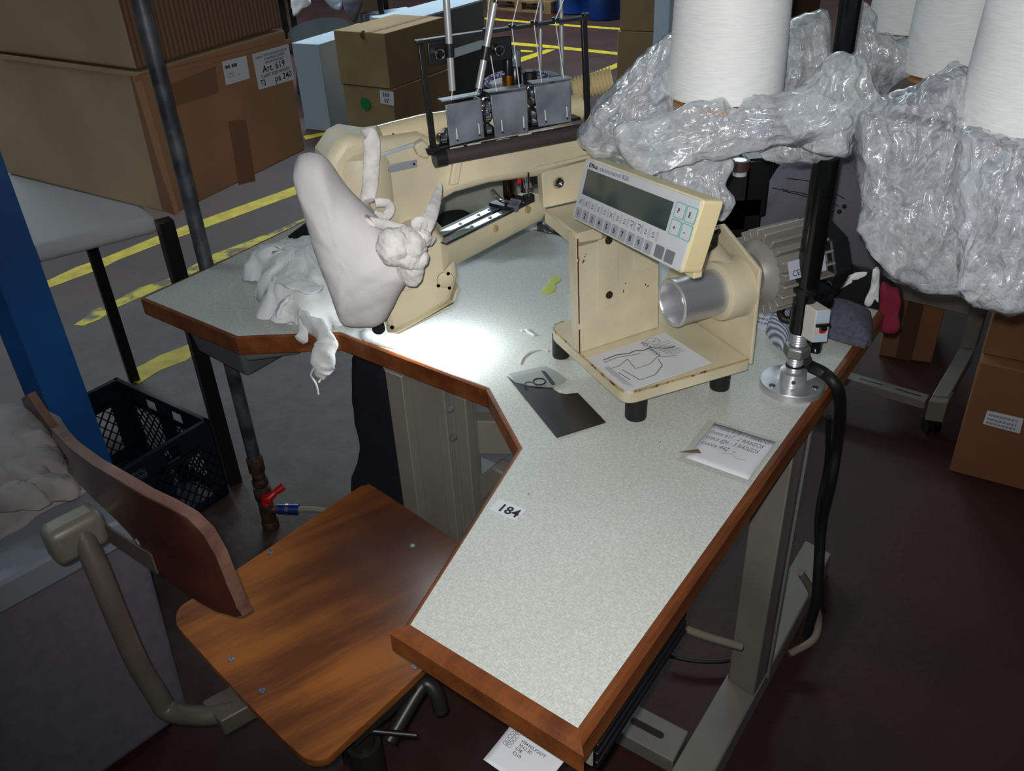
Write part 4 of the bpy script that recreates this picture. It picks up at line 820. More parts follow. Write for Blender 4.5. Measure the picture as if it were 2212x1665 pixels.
# ================================================================== THREAD STAND
fb=P(1709,836,T); sb=Vector((fb.x,fb.y,T)); stand=thing('thread_stand',tuple(sb),'black thread stand pole on a round aluminium flange','thread stand')
FR=(P(1778,838,T)-P(1640,838,T)).length/2
fc_=sb
bm=BM(); lathe(bm,fc_,up,[(0,FR),(.012,FR),(.0135,FR-.001),(.0135,.026),(.014,.022),(.033,.0215),(.034,.018)],56); fl_=obj('flange',bm,M_alu,stand,smooth=35)
for an in (200,320,80): 
    c=fc_+Vector((math.cos(math.radians(an)),math.sin(math.radians(an)),0))*FR*.76+up*.0135; bm=BM(); lathe(bm,c,up,[(0,.0055),(.0008,.0055),(.0008,.003)],16); obj('screw',bm,M_chrome,fl_,smooth=40)
c=fc_+up*.022; d=Vector((-.25,-1,0)).normalized(); bm=BM(); cyl(bm,c+d*.0205,c+d*.0225,.0035,12); obj('set_screw',bm,M_black,fl_)
bm=BM(); pr=[(0,.0125)]
for k in range(16): pr+= [(.034+k*.0045,.0135),(.03625+k*.0045,.0122)]
lathe(bm,fc_,up,pr,32); obj('threaded_tube',bm,M_alu,stand,smooth=50)
bm=BM(); lathe(bm,fc_+up*.060,up,[(0,.018),(.004,.022),(.018,.022),(.022,.018)],6); obj('lock_nut',bm,mat('nut_grey',(140,140,138),.4,.7),stand,bevel=.0015)
bm=BM(); lathe(bm,fc_+up*.042,up,[(0,.0145),(.003,.0145)],24); obj('seal_ring',bm,M_blackr,stand)
ztop=VZ(1830,-40,(sb.x,sb.y)); zg0=VZ(1770,338,(sb.x,sb.y)); zg1=VZ(1813,112,(sb.x,sb.y))
bm=BM(); lathe(bm,fc_,up,[(zg0-T-.01,.006),(zg1-T+.01,.006)],16); obj('inner_rod',bm,M_steel,stand,smooth=40)
bm=BM(); lathe(bm,fc_,up,[(zg1-T,.0135),(zg1-T+.002,.0148),(ztop-T,.0148)],32); obj('upper_pole',bm,M_bglos,stand,smooth=40)
bm=BM(); lathe(bm,fc_+up*.105,up,[(0,.0165),(.005,.0175),(zg0-T-.105,.0185)],32); pole=obj('pole',bm,M_bglos,stand,smooth=40)
bm=BM(); lathe(bm,fc_+up*.175,up,[(0,.0195),(.010,.0195)],24); obj('tie_band',bm,M_black,stand,smooth=40)
# cones: centre base points
def RD(px,py,d): return CAM+ray(px,py).normalized()*d
cones=[('near the pole left side',1562,232,1.20,.078,'white thread cone nearest, over the keypad unit'),
('r',2222,318,1.10,.083,'white thread cone at the far right edge of the picture'),
('m',2065,178,1.45,.080,'white thread cone standing just behind the rightmost cone'),
('b',1965,78,1.75,.075,'smallest white thread cone, farthest back behind the other cones')]
CN=[]
for i,(_,px,py,dd_,r,lab) in enumerate(cones):
    c=RD(px,py,dd_); f_=Vector((c.x-0,c.y-0,0)).normalized(); c=c+f_*r  # front bottom edge seen at the pixel
    c.z=c.z; CN.append((c,r)); t=thing('thread_cone',tuple(c),lab,'thread cone','white thread cones on the stand trays')
    bm=BM(); lathe(bm,c,up,[(0,r*.985),(.004,r),(.20,r*.93),(.215,r*.90),(.215,.02)],64); obj('yarn_winding',bm,M_thread,t,smooth=35)
    bm=BM(); lathe(bm,c-up*.006,up,[(0,.034),(.24,.022)],24); obj('cone_core',bm,mat('core_card',(150,130,100),.8),t,smooth=40)
# trays and arms carrying the cones
for i,(c,r) in enumerate(CN):
    bm=BM(); lathe(bm,c-up*.012,up,[(0,r*.90),(.005,r*.91),(.0058,r*.88)],40); tr=obj('cone_tray',bm,mat('tray_board',(170,120,74),.6),stand,smooth=40,label='round orange-brown cone tray')
    a=Vector((sb.x,sb.y,c.z-.022)); bm=BM(); cyl(bm,a,c-up*.016,.006,12); obj('tray_arm',bm,M_black,stand,smooth=40)
# plastic bags
def bag(lab,out,dist,df,db,amp=.006,fq=12,axis=(.2,0,-1),c=None,m=None,name='plastic_bag',seed=0,tilt=0,step=6,rings=16):
    cx=sum(x for x,y in out)/len(out) if c is None else c[0]; cy=sum(y for x,y in out)/len(out) if c is None else c[1]
    p0=RD(cx,cy,dist); n=-ray(cx,cy).normalized(); n=(n+up*tilt).normalized()
    bm=BM(); inflate(bm,out,p0,n,df,db,c,rings*2,step*2,fold=df*.16+.002,ff=7,seed=seed,axis=axis); crumple(bm,amp,fq,seed,True); crumple(bm,amp*.45,fq*3.1,seed+3,True)
    o=obj(name,bm,m or M_film,smooth=180,label=lab,cat='plastic bag',group='clear plastic bags around the thread cones')
    return o
bag('clear plastic bag bulging left of the nearest thread cone',[(1458,72),(1398,103),(1335,163),(1285,228),(1254,286),(1262,322),(1330,356),(1395,396),(1440,380),(1462,300),(1475,180)],1.30,.05,.06,axis=(.7,0,.8),c=(1390,250),seed=1)
bag('clear plastic collar wrapped around the bottom of the nearest cone',[(1332,272),(1382,248),(1450,236),(1492,211),(1530,208),(1562,203),(1577,226),(1605,230),(1612,212),(1670,202),(1720,196),(1790,215),(1835,250),(1832,276),(1780,300),(1700,314),(1600,336),(1500,352),(1424,368),(1392,394),(1352,352),(1330,310)],1.165,.020,.05,amp=.005,axis=(1,.2,.25),c=(1570,282),seed=2)
bag('small plastic bag end hanging behind the keypad unit',[(1420,378),(1470,348),(1582,343),(1578,400),(1592,440),(1562,480),(1530,470),(1478,430)],1.27,.02,.03,amp=.005,c=(1530,405),seed=3)
bag('flat plastic bag piece under the tray in front of the pole',[(1642,322),(1700,306),(1762,290),(1832,282),(1838,330),(1782,350),(1704,362),(1655,352)],1.33,.02,.03,amp=.005,c=(1745,326),seed=4)
bag('plastic bag heap between the nearest cone and the pole',[(1686,48),(1720,30),(1760,18),(1795,28),(1806,120),(1830,150),(1880,190),(1905,200),(1860,235),(1800,245),(1720,215),(1680,190),(1676,110)],1.42,.05,.05,c=(1760,150),seed=5)
bag('plastic bag heap right of the pole under the far cones',[(1838,18),(1868,2),(1892,22),(1900,62),(1962,74),(1978,110),(1968,160),(1930,185),(1890,215),(1850,225),(1822,180),(1826,90)],1.52,.05,.05,c=(1890,120),seed=6)
bag('large clear plastic bag hanging on the right under the cones',[(2100,146),(2030,160),(1950,198),(1880,228),(1842,284),(1845,390),(1858,480),(1888,556),(1925,612),(1962,622),(2010,640),(2060,646),(2105,640),(2110,560),(2140,420),(2130,300),(2086,262)],1.20,.07,.07,amp=.007,c=(2040,250),m=M_filmw,seed=7)
bag('crinkled plastic bag in the lower right under the rightmost cone',[(2088,270),(2150,282),(2230,300),(2330,310),(2360,500),(2330,660),(2240,676),(2160,676),(2100,664),(2072,630),(2075,560),(2060,470),(2075,350)],1.06,.06,.06,amp=.007,c=(2215,340),m=M_filmw,seed=8)
bag('clear plastic bag wrapped around the pole right of the nearest cone',[(1690,205),(1720,190),(1760,140),(1792,112),(1830,108),(1872,130),(1896,180),(1900,236),(1862,262),(1846,300),(1842,336),(1790,330),(1740,318),(1712,290),(1696,250)],1.20,.03,.05,c=(1800,220),seed=9)
# circuit breaker and cables on the pole
bc0=P(1754,740,.80); dB=math.hypot(sb.x,sb.y)
bk=thing('circuit_breaker',(sb.x+.035,sb.y-.02,.86),'small white circuit breaker with red toggle strapped to the pole','circuit breaker')
FA=-14; bp0=Vector((sb.x+.02,sb.y-.035,0))
A_=[PV(x,y,bp0,8) for x,y in ((1764,672),(1796,669),(1787.5,739),(1754,741))]
bm=BM(); wv_=(A_[1]-A_[0]); w_=wv_.length; tl=A_[0]; hv=(A_[3]-A_[0]); 
nbk=NA(8)+Vector((-.45,.1,.12)); nbk.normalize()
prism(bm,[tl,tl+wv_,A_[2],A_[3]],nbk*.05); bb=obj('breaker_body',bm,mat('breaker_grey_white',(190,188,182),.45),bk,bevel=.0015)
Qb=A_
for (u0,u1,v0,v1,h,m,n) in ((.08,.92,.05,.34,.0006,mat('pale_blue_print',(176,196,214),.5),'blue_print'),(.06,.9,.76,.96,.0006,MATS['pale_blue_print'],'blue_print'),(.06,.99,.40,.48,.004,M_black,'toggle_bridge'),(.33,.70,.46,.56,.008,M_black,'toggle'),(.33,.68,.56,.66,.005,M_redp,'red_toggle')):
    bm=BM(); qbox(bm,Qb,u0,u1,v0,v1,h); obj(n,bm,m,bb)
def cable(lab,pts,r,m=M_blackr,name='cable',flat=None):
    bm=BM(); tube(bm,pts,r,12,8); return obj(name,bm,m,smooth=60,label=lab,cat='cable')
cable('thick black cable curving from the flange over the table edge',[Vector((sb.x+.016,sb.y+.0,T+.052)),P(1745,788,T+.035),P(1778,805,T+.022),P(1800,825,T+.016),P(1812,850,.77),P(1815,890,.70),P(1808,960,.60),P(1795,1040,.52),P(1775,1130,.40),P(1768,1230,.30),P(1762,1300,.22),P(1740,1370,.12)],.0105)
cable('thin black cable hanging beside the table leg',[P(1790,900,.70),P(1786,1000,.55),P(1765,1120,.42),P(1770,1240,.28),P(1778,1320,.12)],.005)
cable('pale ribbed conduit looping at the foot of the table leg',[P(1728,1235,.28),P(1752,1275,.20),P(1768,1330,.10),P(1758,1380,.05),P(1705,1412,.03)],.008,mat('pale_conduit',(120,108,96),.6,bump=.3,bscale=200),'conduit')
cable('black cable loop lying on the floor behind the control box',[P(1440,1415,.02),P(1500,1427,.02),P(1560,1428,.02),P(1600,1420,.02)],.005)
cable('pale flat cable bridging from the control box to the leg',[P(1466,1352,.45),P(1520,1372,.42),P(1600,1396,.38)],.007,mat('pale_cable',(120,116,100),.5))
bm=BM(); bx_=Vector((sb.x+.028,sb.y+.022,.885)); inflate(bm,[(1742,610),(1775,602),(1795,622),(1793,662),(1745,665)],bx_,NA(0),.02,.02,None,6,4); crumple(bm,.004,50,3); obj('wrapped_plug',bm,M_bglos,smooth=180,label='black taped plug bundle strapped behind the circuit breaker',cat='plug')
bm=BM(); tube(bm,[P(1712,655,T+.10),P(1695,658,T+.08),P(1686,672,T+.06),P(1692,688,T+.05),P(1710,690,T+.05),P(1716,672,T+.07)],.007,12,8); obj('cable_loop',bm,M_blackr,smooth=60,label='short black cable loop left of the pole',cat='cable')
bm=BM(); dome(bm,[(1740,718),(1778,716),(1772,762),(1745,758),(1735,740)],T,.018,4); obj('tape_roll_scrap',bm,M_bglos,smooth=60,label='folded black plastic scrap behind the flange',cat='plastic scrap')
# ================================================================== CLOTHS ON AND AROUND THE TABLE
gs=thing('grey_sock',tuple(P(1830,720,T)),'folded grey knitted sock lying at the right table edge','sock')
bm=BM(); dome(bm,[(1792,655),(1815,655),(1850,668),(1880,684),(1886,710),(1882,738),(1868,750),(1830,742),(1790,728),(1772,710),(1776,670)],T,.03,8,4); crumple(bm,.003,18,4); obj('sock_body',bm,M_sock,gs,smooth=180)
bm=BM(); tube(bm,[P(1792,722,T+.012),P(1830,734,T+.012),P(1872,745,T+.012)],.008,10,6); obj('sock_cuff',bm,M_sock,gs,smooth=60)
bm=BM(); dome(bm,[(1662,690),(1675,672),(1700,660),(1716,668),(1722,705),(1712,740),(1690,756),(1668,742),(1655,716)],T,.035,8,4); crumple(bm,.003,22,6); obj('striped_sock',bm,stripes('striped_sock_knit',(92,96,112),(196,202,214),52,20,.9,'X',1.6),smooth=180,label='grey and white wavy striped sock bunched by the motor',cat='sock')
q=quadpts([(1634,676),(1672,684),(1664,716),(1630,706)],lambda x,y:P(x,y,T+.001)); bm=BM(); prism(bm,q,(0,0,-.0008)); pl2=obj('printed_card',bm,M_white,label='white printed card on the table under the motor',cat='card')
lettering('card_print',pl2,M_ink,q[0],q[1],q[3],[(.1,.4,.16,'VINA RET'),(.1,.7,.16,'PLANCH')])
bm=BM(); q=quadpts([(1225,635),(1236,632),(1238,690),(1228,690)],lambda x,y:P(x,y,T+.001)); prism(bm,q,(0,0,-.0008)); obj('paper_slip',bm,M_white,label='white paper slip half hidden behind the pedestal',cat='paper')
# the knitted cloth bag tied over the machine head
gb=thing('tied_cloth_cover',tuple(PV(800,690,lp-Vector((0,.09,0)),0)),'white stretch cloth cover knotted over the machine head','cloth')
g0=Vector((-.2,1.105,0))
bm=BM(); inflate(bm,[(640,345),(655,332),(682,330),(704,346),(740,402),(788,452),(824,488),(858,520),(886,560),(892,590),(878,612),(858,650),(838,690),(820,704),(780,706),(752,700),(738,680),(720,625),(700,575),(682,520),(664,455),(645,400),(636,368)],g0,NA(-8),.05,.045,(765,545),18,8,.5,2.4,fold=.0022,ff=4,axis=(.75,0,.3),seed=5); crumple(bm,.0030,9,2); crumple(bm,.0008,60,4); obj('cover_body',bm,M_gauze,gb,smooth=180)
def gpt(x,y,e=0): return PV(x,y,g0-NA(-8)*e,-8)
for i,(x,y,r,e) in enumerate(((850,534,.0225,.052),(874,520,.016,.045),(893,530,.017,.045),(880,558,.015,.05),(900,556,.015,.04),(888,584,.017,.035),(912,515,.012,.03))):
    c=gpt(x,y,e); bm=BM(); bmesh.ops.create_icosphere(bm,subdivisions=5,radius=r)
    kax=Vector((math.cos(i*1.9),.3,math.sin(i*1.9+.5))).normalized()
    for v in bm.verts:
        w=v.co.dot(kax)/r; v.co*=1+.055*abs(math.sin(w*6+noise.noise(v.co*60)*2))+.03*noise.noise(v.co*90)
    bmesh.ops.scale(bm,vec=(1,.8,1.12),verts=bm.verts); bmesh.ops.translate(bm,vec=c,verts=bm.verts); crumple(bm,.003,45,i); obj('knot',bm,M_cloth,gb,smooth=180)
a0=mp_+en*.02
def mpx(x,y,e=.012): return PV(x,y,mp_+en*e,MA)
def ribbon(pts,w,name='tie_strap',m=M_cloth,par=gb,fl=(.35,(0,-1,0)),seg=14):
    bm=BM(); tube(bm,pts,w,seg,8,fl); crumple(bm,.0014,60,len(pts)); return obj(name,bm,m,par,smooth=60)
ribbon([mpx(784,292,.0),mpx(800,296,.02),mpx(803,330,.022),mpx(800,390,.022),mpx(795,440,.03),gpt(800,480,.03)],[.009,.012,.012,.012,.011,.008])
ribbon([gpt(800,478,.02),gpt(825,484,.025),gpt(860,492,.03),gpt(895,505,.04),gpt(915,515,.04)],[.006,.008,.007,.007,.008])
ribbon([mpx(812,440,.03),mpx(835,438,.035),mpx(843,455,.035),mpx(828,468,.035),mpx(806,458,.035)],[.006,.007,.007,.007,.005])
ribbon([gpt(910,505,.03),gpt(928,470,.01),gpt(940,440,-.02),gpt(948,410,-.05),gpt(950,395,-.06)],[.011,.010,.008,.005,.002])
ribbon([gpt(900,498,.04),gpt(898,484,.045),gpt(910,478,.04),gpt(918,492,.035)],[.005,.007,.007,.004])
ribbon([gpt(935,520,.0),gpt(915,525,.02),gpt(905,545,.03)],[.008,.009,.008])
# crumpled white cloth on the table left of the head with hanging ties
gh=thing('crumpled_garment',tuple(P(640,640,T)),'crumpled white cotton garment on the left table end with ties hanging down','garment')
bm=BM(); dome(bm,[(528,592),(560,584),(588,576),(604,562),(640,550),(690,545),(740,550),(770,590),(765,650),(740,700),(700,712),(650,712),(600,695),(562,690),(570,660),(556,640),(562,622),(538,612)],T,.085,12,5,.5,c=(665,620)); crumple(bm,.012,16,3,True); crumple(bm,.004,50,8,True)
for v in bm.verts: v.co.z=max(v.co.z,T+.0004)
obj('cloth_heap',bm,M_cloth2,gh,smooth=180)
for pts,w,m_ in (([P(620,640,T+.06),P(600,680,T+.02),P(640,690,T+.015),P(690,705,T+.012)],[.015,.02,.016,.012],M_cloth2),([P(600,600,T+.07),P(640,615,T+.075),P(690,625,T+.07)],[.012,.02,.014],M_cloth2),([P(650,690,T+.02),P(690,715,T+.015),P(702,745,T-.005),P(695,790,T-.05),P(690,812,T-.075)],[.02,.028,.026,.022,.012],M_cloth2),([P(640,690,T+.01),P(652,718,T+.006),P(650,740,T-.02),P(640,745,T-.03)],[.012,.014,.009,.003],M_cloth2)):
    bm=BM(); tube(bm,pts,w,20,10,(.30,(0,0,1) if pts[0].z>T+.03 else (-.3,-1,0))); crumple(bm,.004,34,len(pts)+3,True); obj('cloth_fold',bm,m_,gh,smooth=180)
for pts in ([P(678,795,T-.055),P(672,810,T-.07),P(683,830,T-.085),P(688,852,T-.105)],[P(700,795,T-.055),P(697,812,T-.075),P(688,826,T-.085)],[P(650,715,T+.003),P(645,728,T-.015),P(641,742,T-.03)]):
    bm=BM(); tube(bm,pts,.0022,8,8); obj('tie_cord',bm,M_cloth,gh,smooth=60)
def vcloth(name,px,y,t,m,lab,cat_,ang=0,amp=.01,f=9,seed=0):
    """hanging cloth: outline in an upright plane, given a body"""
    bm=BM(); p0=(0,y,0); inflate(bm,px,PV(px[0][0],px[0][1],p0,ang),NA(ang),t,t,None,8,4,.5,6,True); crumple(bm,amp,f,seed,True); return obj(name,bm,m,smooth=180,label=lab,cat=cat_)
bc_=P(640,520,T); vcloth('black_cloth',[(582,548),(590,532),(618,512),(645,492),(672,474),(720,466),(740,540),(660,540),(606,552)],bc_.y+.03,.02,M_blackc,'black cloth behind the crumpled white garment','cloth',amp=.004)
# navy garment hanging from the table front
ng=P(800,785,.742); vcloth('navy_garment',[(764,770),(800,775),(834,800),(850,880),(872,1000),(876,1092),(840,1110),(790,1075),(760,1062),(772,1010),(778,960),(764,890),(762,820)],ng.y+.02,.012,M_navy,'dark navy garment hanging beneath the table front','garment',ang=-30,amp=.006,f=7)
# cloths seen behind the arm
vcloth('cream_cloth',[(935,398),(1010,388),(1090,384),(1165,376),(1172,440),(1120,480),(1060,484),(990,484),(945,476)],2.0,.02,mat('cream_cotton',(150,150,142),.9),'pale cream cloth hanging behind the machine arm','cloth',amp=.012,f=16)
vcloth('black_cloth',[(945,462),(985,458),(1025,470),(1030,490),(965,496),(938,488)],1.95,.02,M_blackc,'black cloth seen under the machine arm behind the table','cloth',amp=.006)
vcloth('white_rag',[(1125,492),(1140,474),(1162,466),(1172,480),(1165,502),(1140,500)],P(1150,500,T).y+.035,.02,M_cloth2,'white rag on the floor behind the rear table edge','rag',amp=.01,f=30)
vcloth('clear_bag_roll',[(1160,478),(1190,482),(1235,508),(1240,545),(1200,530),(1165,512)],P(1200,512,T).y+.06,.03,mat('dark_film',(70,74,80),.3),'grey plastic film bundle behind the rear table edge','plastic bundle',amp=.006,f=20)
# ================================================================== NEIGHBOURING MACHINE, RIGHT BACK
vcloth('machine_cover',[(1585,520),(1612,455),(1640,425),(1668,395),(1690,360),(1720,335),(1850,325),(1880,420),(1900,540),(1905,600),(1870,588),(1826,575),(1800,560),(1700,540)],1.86,.06,M_greyc,'grey cloth cover draped over the neighbouring machine','cover',amp=.008,f=5)
sd_=PY(1740,400,1.795)
for k,(pts) in enumerate((((1668,406),(1720,415),(1780,430),(1812,446)),((1690,412),(1750,428),(1800,456)),((1700,385),(1760,395),(1825,430)))):
    bm=BM(); tube(bm,[PY(x,y,1.79) for x,y in pts],.0009,6,6); obj('dark_thread',bm,M_ink,smooth=60,label=('upper','middle','lower')[k]+' of three dark threads lying on the grey machine cover',cat='thread')
for k,(x,y) in enumerate(((1824,446),(1813,457))):
    bm=BM(); bmesh.ops.create_icosphere(bm,subdivisions=2,radius=.005); bmesh.ops.translate(bm,vec=PY(x,y,1.785),verts=bm.verts); obj('thread_bead',bm,M_black,smooth=60,label=('right','left')[k]+' black bead at the thread ends on the grey cover',cat='bead')
nm=thing('neighbour_machine',tuple(PY(1600,520,1.75)),'dark machine head behind the keypad bags','machine')
for (x0,y0,x1,y1,dp,m) in ((1566,360,1612,500,.05,mat('dark_green_metal',(52,54,52),.35,.4)),(1612,345,1655,470,.06,M_black),(1545,430,1640,520,.03,M_black)):
    a=PY(x0,y0,1.78);b=PY(x1,y1,1.78); bm=BM(); box8(bm,Vector((a.x,1.78,b.z)),(b.x-a.x,0,0),(0,dp,0),(0,0,a.z-b.z)); obj('machine_block',bm,m,nm,bevel=.006)
for y in (347,372):
    c=PY(1598,y,1.72); bm=BM(); lathe(bm,c-up*.006,up,[(0,.014),(.008,.014)],20); obj('bobbin_end',bm,M_chrome if y==347 else M_white,nm,smooth=40)
c=PY(1598,366,1.72); bm=BM(); lathe(bm,c,up,[(0,.019),(.02,.019)],20); obj('bobbin',bm,mat('brown_bobbin',(84,60,50),.5),nm,smooth=40)
vcloth('black_garment',[(1795,540),(1850,565),(1905,590),(1950,640),(1940,705),(1900,705),(1850,690),(1790,665),(1770,600)],P(1860,660,T).y+.05,.03,M_blackc,'black garment hanging behind the far right table corner','garment',amp=.008)
vcloth('white_strip',[(1805,620),(1822,600),(1850,588),(1872,584),(1866,594),(1840,600),(1838,612),(1812,628)],P(1860,660,T).y-.0,.004,M_cloth2,'ragged white cloth strip pointing left over the black garment','cloth strip',amp=.003,f=30)
vcloth('white_strip',[(1884,580),(1902,580),(1900,630),(1896,655),(1888,650),(1878,664),(1868,656),(1880,620)],P(1880,664,T).y+.02,.004,M_cloth2,'long white cloth strip hanging down beside the red cloth','cloth strip',amp=.003,f=30)
rp=P(1905,700,.70)
vcloth('red_cloth',[(1905,612),(1930,618),(1944,630),(1942,690),(1938,718),(1918,722),(1898,708),(1898,660)],P(1897,671,T).y-.0,.008,M_red,'crimson red cloth hanging beyond the far right table corner','cloth',amp=.003,f=30)
# next table frame with castor
nf=thing('machine_stand',tuple(P(2020,905,.0)),'grey steel table frame with slotted rail and castor at right','table frame')
zt_=.10
b0=P(2014,852,.13); d1=(P(2073,751,.13)-b0); zz=b0.z
bm=BM(); wq=(P(2050,857,.13)-b0); prism(bm,[b0,b0+wq,b0+wq+d1,b0+d1],(0,0,-.05)); obj('foot',bm,M_frame,nf,bevel=.003)
pb0=b0+d1; bm=BM(); box8(bm,pb0,wq,d1.normalized()*.05,(0,0,.66)); obj('post',bm,M_frame,nf,bevel=.003)
bm=BM(); box8(bm,b0-d1.normalized()*.03-up*.075,wq*1.1,d1.normalized()*.075,(0,0,.07)); obj('foot_block',bm,M_frame,nf,bevel=.003)
r0=P(1995,884,.075); r1=P(1820,832,.075); rd=r1-r0; hh=P(2001,852,.10)
bm=BM(); box8(bm,r0,rd*1.6,d1.normalized()*.045,(0,0,.028)); rl_=obj('slotted_rail',bm,M_frame,nf,bevel=.002)
for x0,x1 in ((.08,.42),(.55,.86)):
    bm=BM(); box8(bm,r0+rd*x0+d1.normalized()*.020+up*.0275,rd*(x1-x0)*.9,d1.normalized()*.005,(0,0,.0012)); obj('slot',bm,M_black,rl_)
tz1=pb0+up*.30; bm=BM(); zr=VZ(2086,680,(pb0.x,pb0.y)); box8(bm,Vector((pb0.x,pb0.y,zr)),rd*1.2,d1.normalized()*.03,(0,0,.055)); obj('upper_rail',bm,M_frame,nf,bevel=.003)
cw=b0+wq*.5-up*.08; cs=Vector((b0.x+wq.x*.4,b0.y+wq.y*.4,0))
bm=BM(); cyl(bm,(cs.x,cs.y,.026),(cs.x,cs.y,.06),.010,14); obj('castor_stem',bm,M_chrome,nf,smooth=40)
for s in (-1,1):
    bm=BM(); cyl(bm,(cs.x+s*.006,cs.y,.024),(cs.x+s*.020,cs.y,.024),.024,20); obj('castor_wheel',bm,M_bglos,nf,smooth=40)
# ================================================================== CARTONS AT RIGHT
def carton(name,bl,br_,z0,z1,depth,m,lab,cat_='box',group=None,mt=None,flap=True):
    """carton from two floor-level corners, a depth vector and heights"""
    bl=Vector((bl[0],bl[1],z0)); br_=Vector((br_[0],br_[1],z0)); t=thing(name,tuple((bl+br_)/2+Vector(depth)/2),lab,cat_,group)
    bm=BM(); box8(bm,bl,br_-bl,depth,(0,0,z1-z0)); o=obj('body',bm,m,t,bevel=.004)
    return t
def perp(a,b,L):
    d=Vector((b[0]-a[0],b[1]-a[1],0)).normalized(); n=Vector((-d.y,d.x,0)); n=n if n.dot(Vector((a[0],a[1],0)))>0 else -n; return n*L
a=P(2050,1017,0); b=P(2230,1064,0); z1=VZ(2136,719,(a.x,a.y)); dp=perp(a,b,.42)
dp=(P(2136,860,0)-a); dp=perp(a,b,.40)
b=a+(b-a)*1.9
za=VZ(2105,850,(a.x,a.y))
t=carton('cardboard_carton',a,b,0,za if 0 else .36,dp,mat('carton_shade',(138,92,58),.8,col2=(124,82,52),nscale=5),'brown carton with a printed white label on the floor at right')
fq=[PV(x,y,a-dp.normalized()*.001,math.degrees(math.atan2((b-a).y,(b-a).x))) for x,y in ((2133,886),(2211,904),(2203,936),(2123,915))]
bm=BM(); prism(bm,fq,dp.normalized()*-.0008); lb2=obj('shipping_label',bm,M_white,t)
bm=BM()
for v0 in (.18,.48,.74):
    for k in range(22): qbox(bm,fq,.08+k*.036,.08+k*.036+.012+.01*(k%3==0),v0,v0+.14,.0008,.0012)
obj('barcode',bm,M_inkb,lb2)
bm=BM(); box8(bm,Vector((a.x,a.y,.235))-dp.normalized()*.0012,(b-a),dp.normalized()*.001,(0,0,.004)); obj('crease',bm,M_boardD,t)
t=carton('cardboard_carton',a+dp*.12,b+dp*.12,.36,.60,dp,MATS['carton_shade'],'upper brown carton stacked above the labelled one at right')
a=P(1898,768,0); b=P(2012,785,0); z1=VZ(1908,700,(a.x,a.y)); a2=Vector((a.x,a.y,0))
t=carton('cardboard_carton',a,a+(b-a)*1.0,0,.36,perp(a,b,.3),MATS['carton_shade'],'small brown taped carton under the neighbouring frame')
d=(b-a).normalized(); bm=BM(); box8(bm,a+(b-a)*.32-perp(a,b,.001),(b-a)*.30,perp(a,b,.001),(0,0,.36)); obj('tape_strip',bm,mat('dark_tape',(84,56,38),.4),t)
# ================================================================== BIG CARTONS ON THE RACK (LEFT)
RZ=.82; cfr=P(375,465,RZ); crt=P(660,325,RZ); clf=P(15,375,RZ)
rd_=(crt-cfr); rdn=rd_.normalized(); ldn=Vector((-rdn.y,rdn.x,0)); 
lf_=clf-cfr
zt1=VZ(290,160,cfr); 
def pbox(name,c0,r,l,z0,z1,lab,mr,ml):
    t=thing(name,(c0.x+(r+l).x/2,c0.y+(r+l).y/2,z0),lab,'box','large cartons on the black rack')
    bm=BM(); box8(bm,Vector((c0.x,c0.y,z0)),r,l,(0,0,z1-z0)); o=obj('body',bm,[mr,ml],t,bevel=.006)
    for p in o.data.polygons:
        if abs(p.normal.dot(l.normalized()))<abs(p.normal.dot(r.normalized())): p.material_index=1
    return t,o
M_bR=mat('carton_brown',(166,124,90),.8,col2=(150,112,82),nscale=4); M_flute=stripes('corrugated_brown',(104,76,56),(140,104,78),20,math.degrees(math.atan2(rd_.y,rd_.x)),.85,'X')
t1,o1=pbox('large_carton',cfr,rd_,lf_,RZ,zt1,'big carton with Art. 619 label, lower one on the rack',M_bR,M_boardL)
c2_=Vector((cfr.x,cfr.y,0))+(rdn+lf_.normalized())*.01
t2,o2=pbox('large_carton',c2_,rd_*.99,lf_,zt1+.006,zt1+.5,'big carton with corrugated dark side, upper one on the rack',M_flute,M_boardL)
RA=math.degrees(math.atan2(rd_.y,rd_.x)); LA_=math.degrees(math.atan2(lf_.y,lf_.x)); rn=-NA(RA) if NA(RA).dot(lf_)>0 else NA(RA); ln=-NA(LA_) if NA(LA_).dot(rd_)>0 else NA(LA_)
def rf(x,y,e=.001): return PV(x,y,cfr+rn*e,RA)
def lfc(x,y,e=.001): return PV(x,y,cfr+ln*e,LA_)
for pts,n,m in (([(354,188),(465,144),(473,200),(404,222),(360,236)],'tape_patch',M_boardD),([(494,262),(532,258),(552,391),(516,400)],'tape_strip',M_boardD)):
    bm=BM(); prism(bm,[rf(x,y,.0015) for x,y in pts],rn*-.001); obj(n,bm,m,t1)
bm=BM(); prism(bm,[rf(x,y,.006) for x,y in ((292,166),(628,85),(629,93),(294,176))],rn*-.007); obj('top_lip',bm,M_bR,t1)
bm=BM(); prism(bm,[lfc(x,y,.006) for x,y in ((0,118),(289,158),(290,165),(0,126))],ln*-.007); obj('top_lip',bm,M_boardL,t1)
bm=BM(); prism(bm,[rf(x,y,.004) for x,y in ((289,165),(303,163),(388,462),(378,466))],rn*-.004); obj('corner_fold',bm,mat('corner_fold',(178,132,98),.8),t1)
bm=BM(); prism(bm,[lfc(x,y,.003) for x,y in ((280,163),(290,165),(376,465),(350,452))],ln*-.003); obj('corner_tape',bm,mat('corner_tape',(140,100,70),.5),t1)
Q1=[rf(x,y,.002) for x,y in ((545,117),(623,94),(636,171),(560,194))]; bm=BM(); prism(bm,Q1,rn*-.001); l1=obj('white_label',bm,M_white,t1)
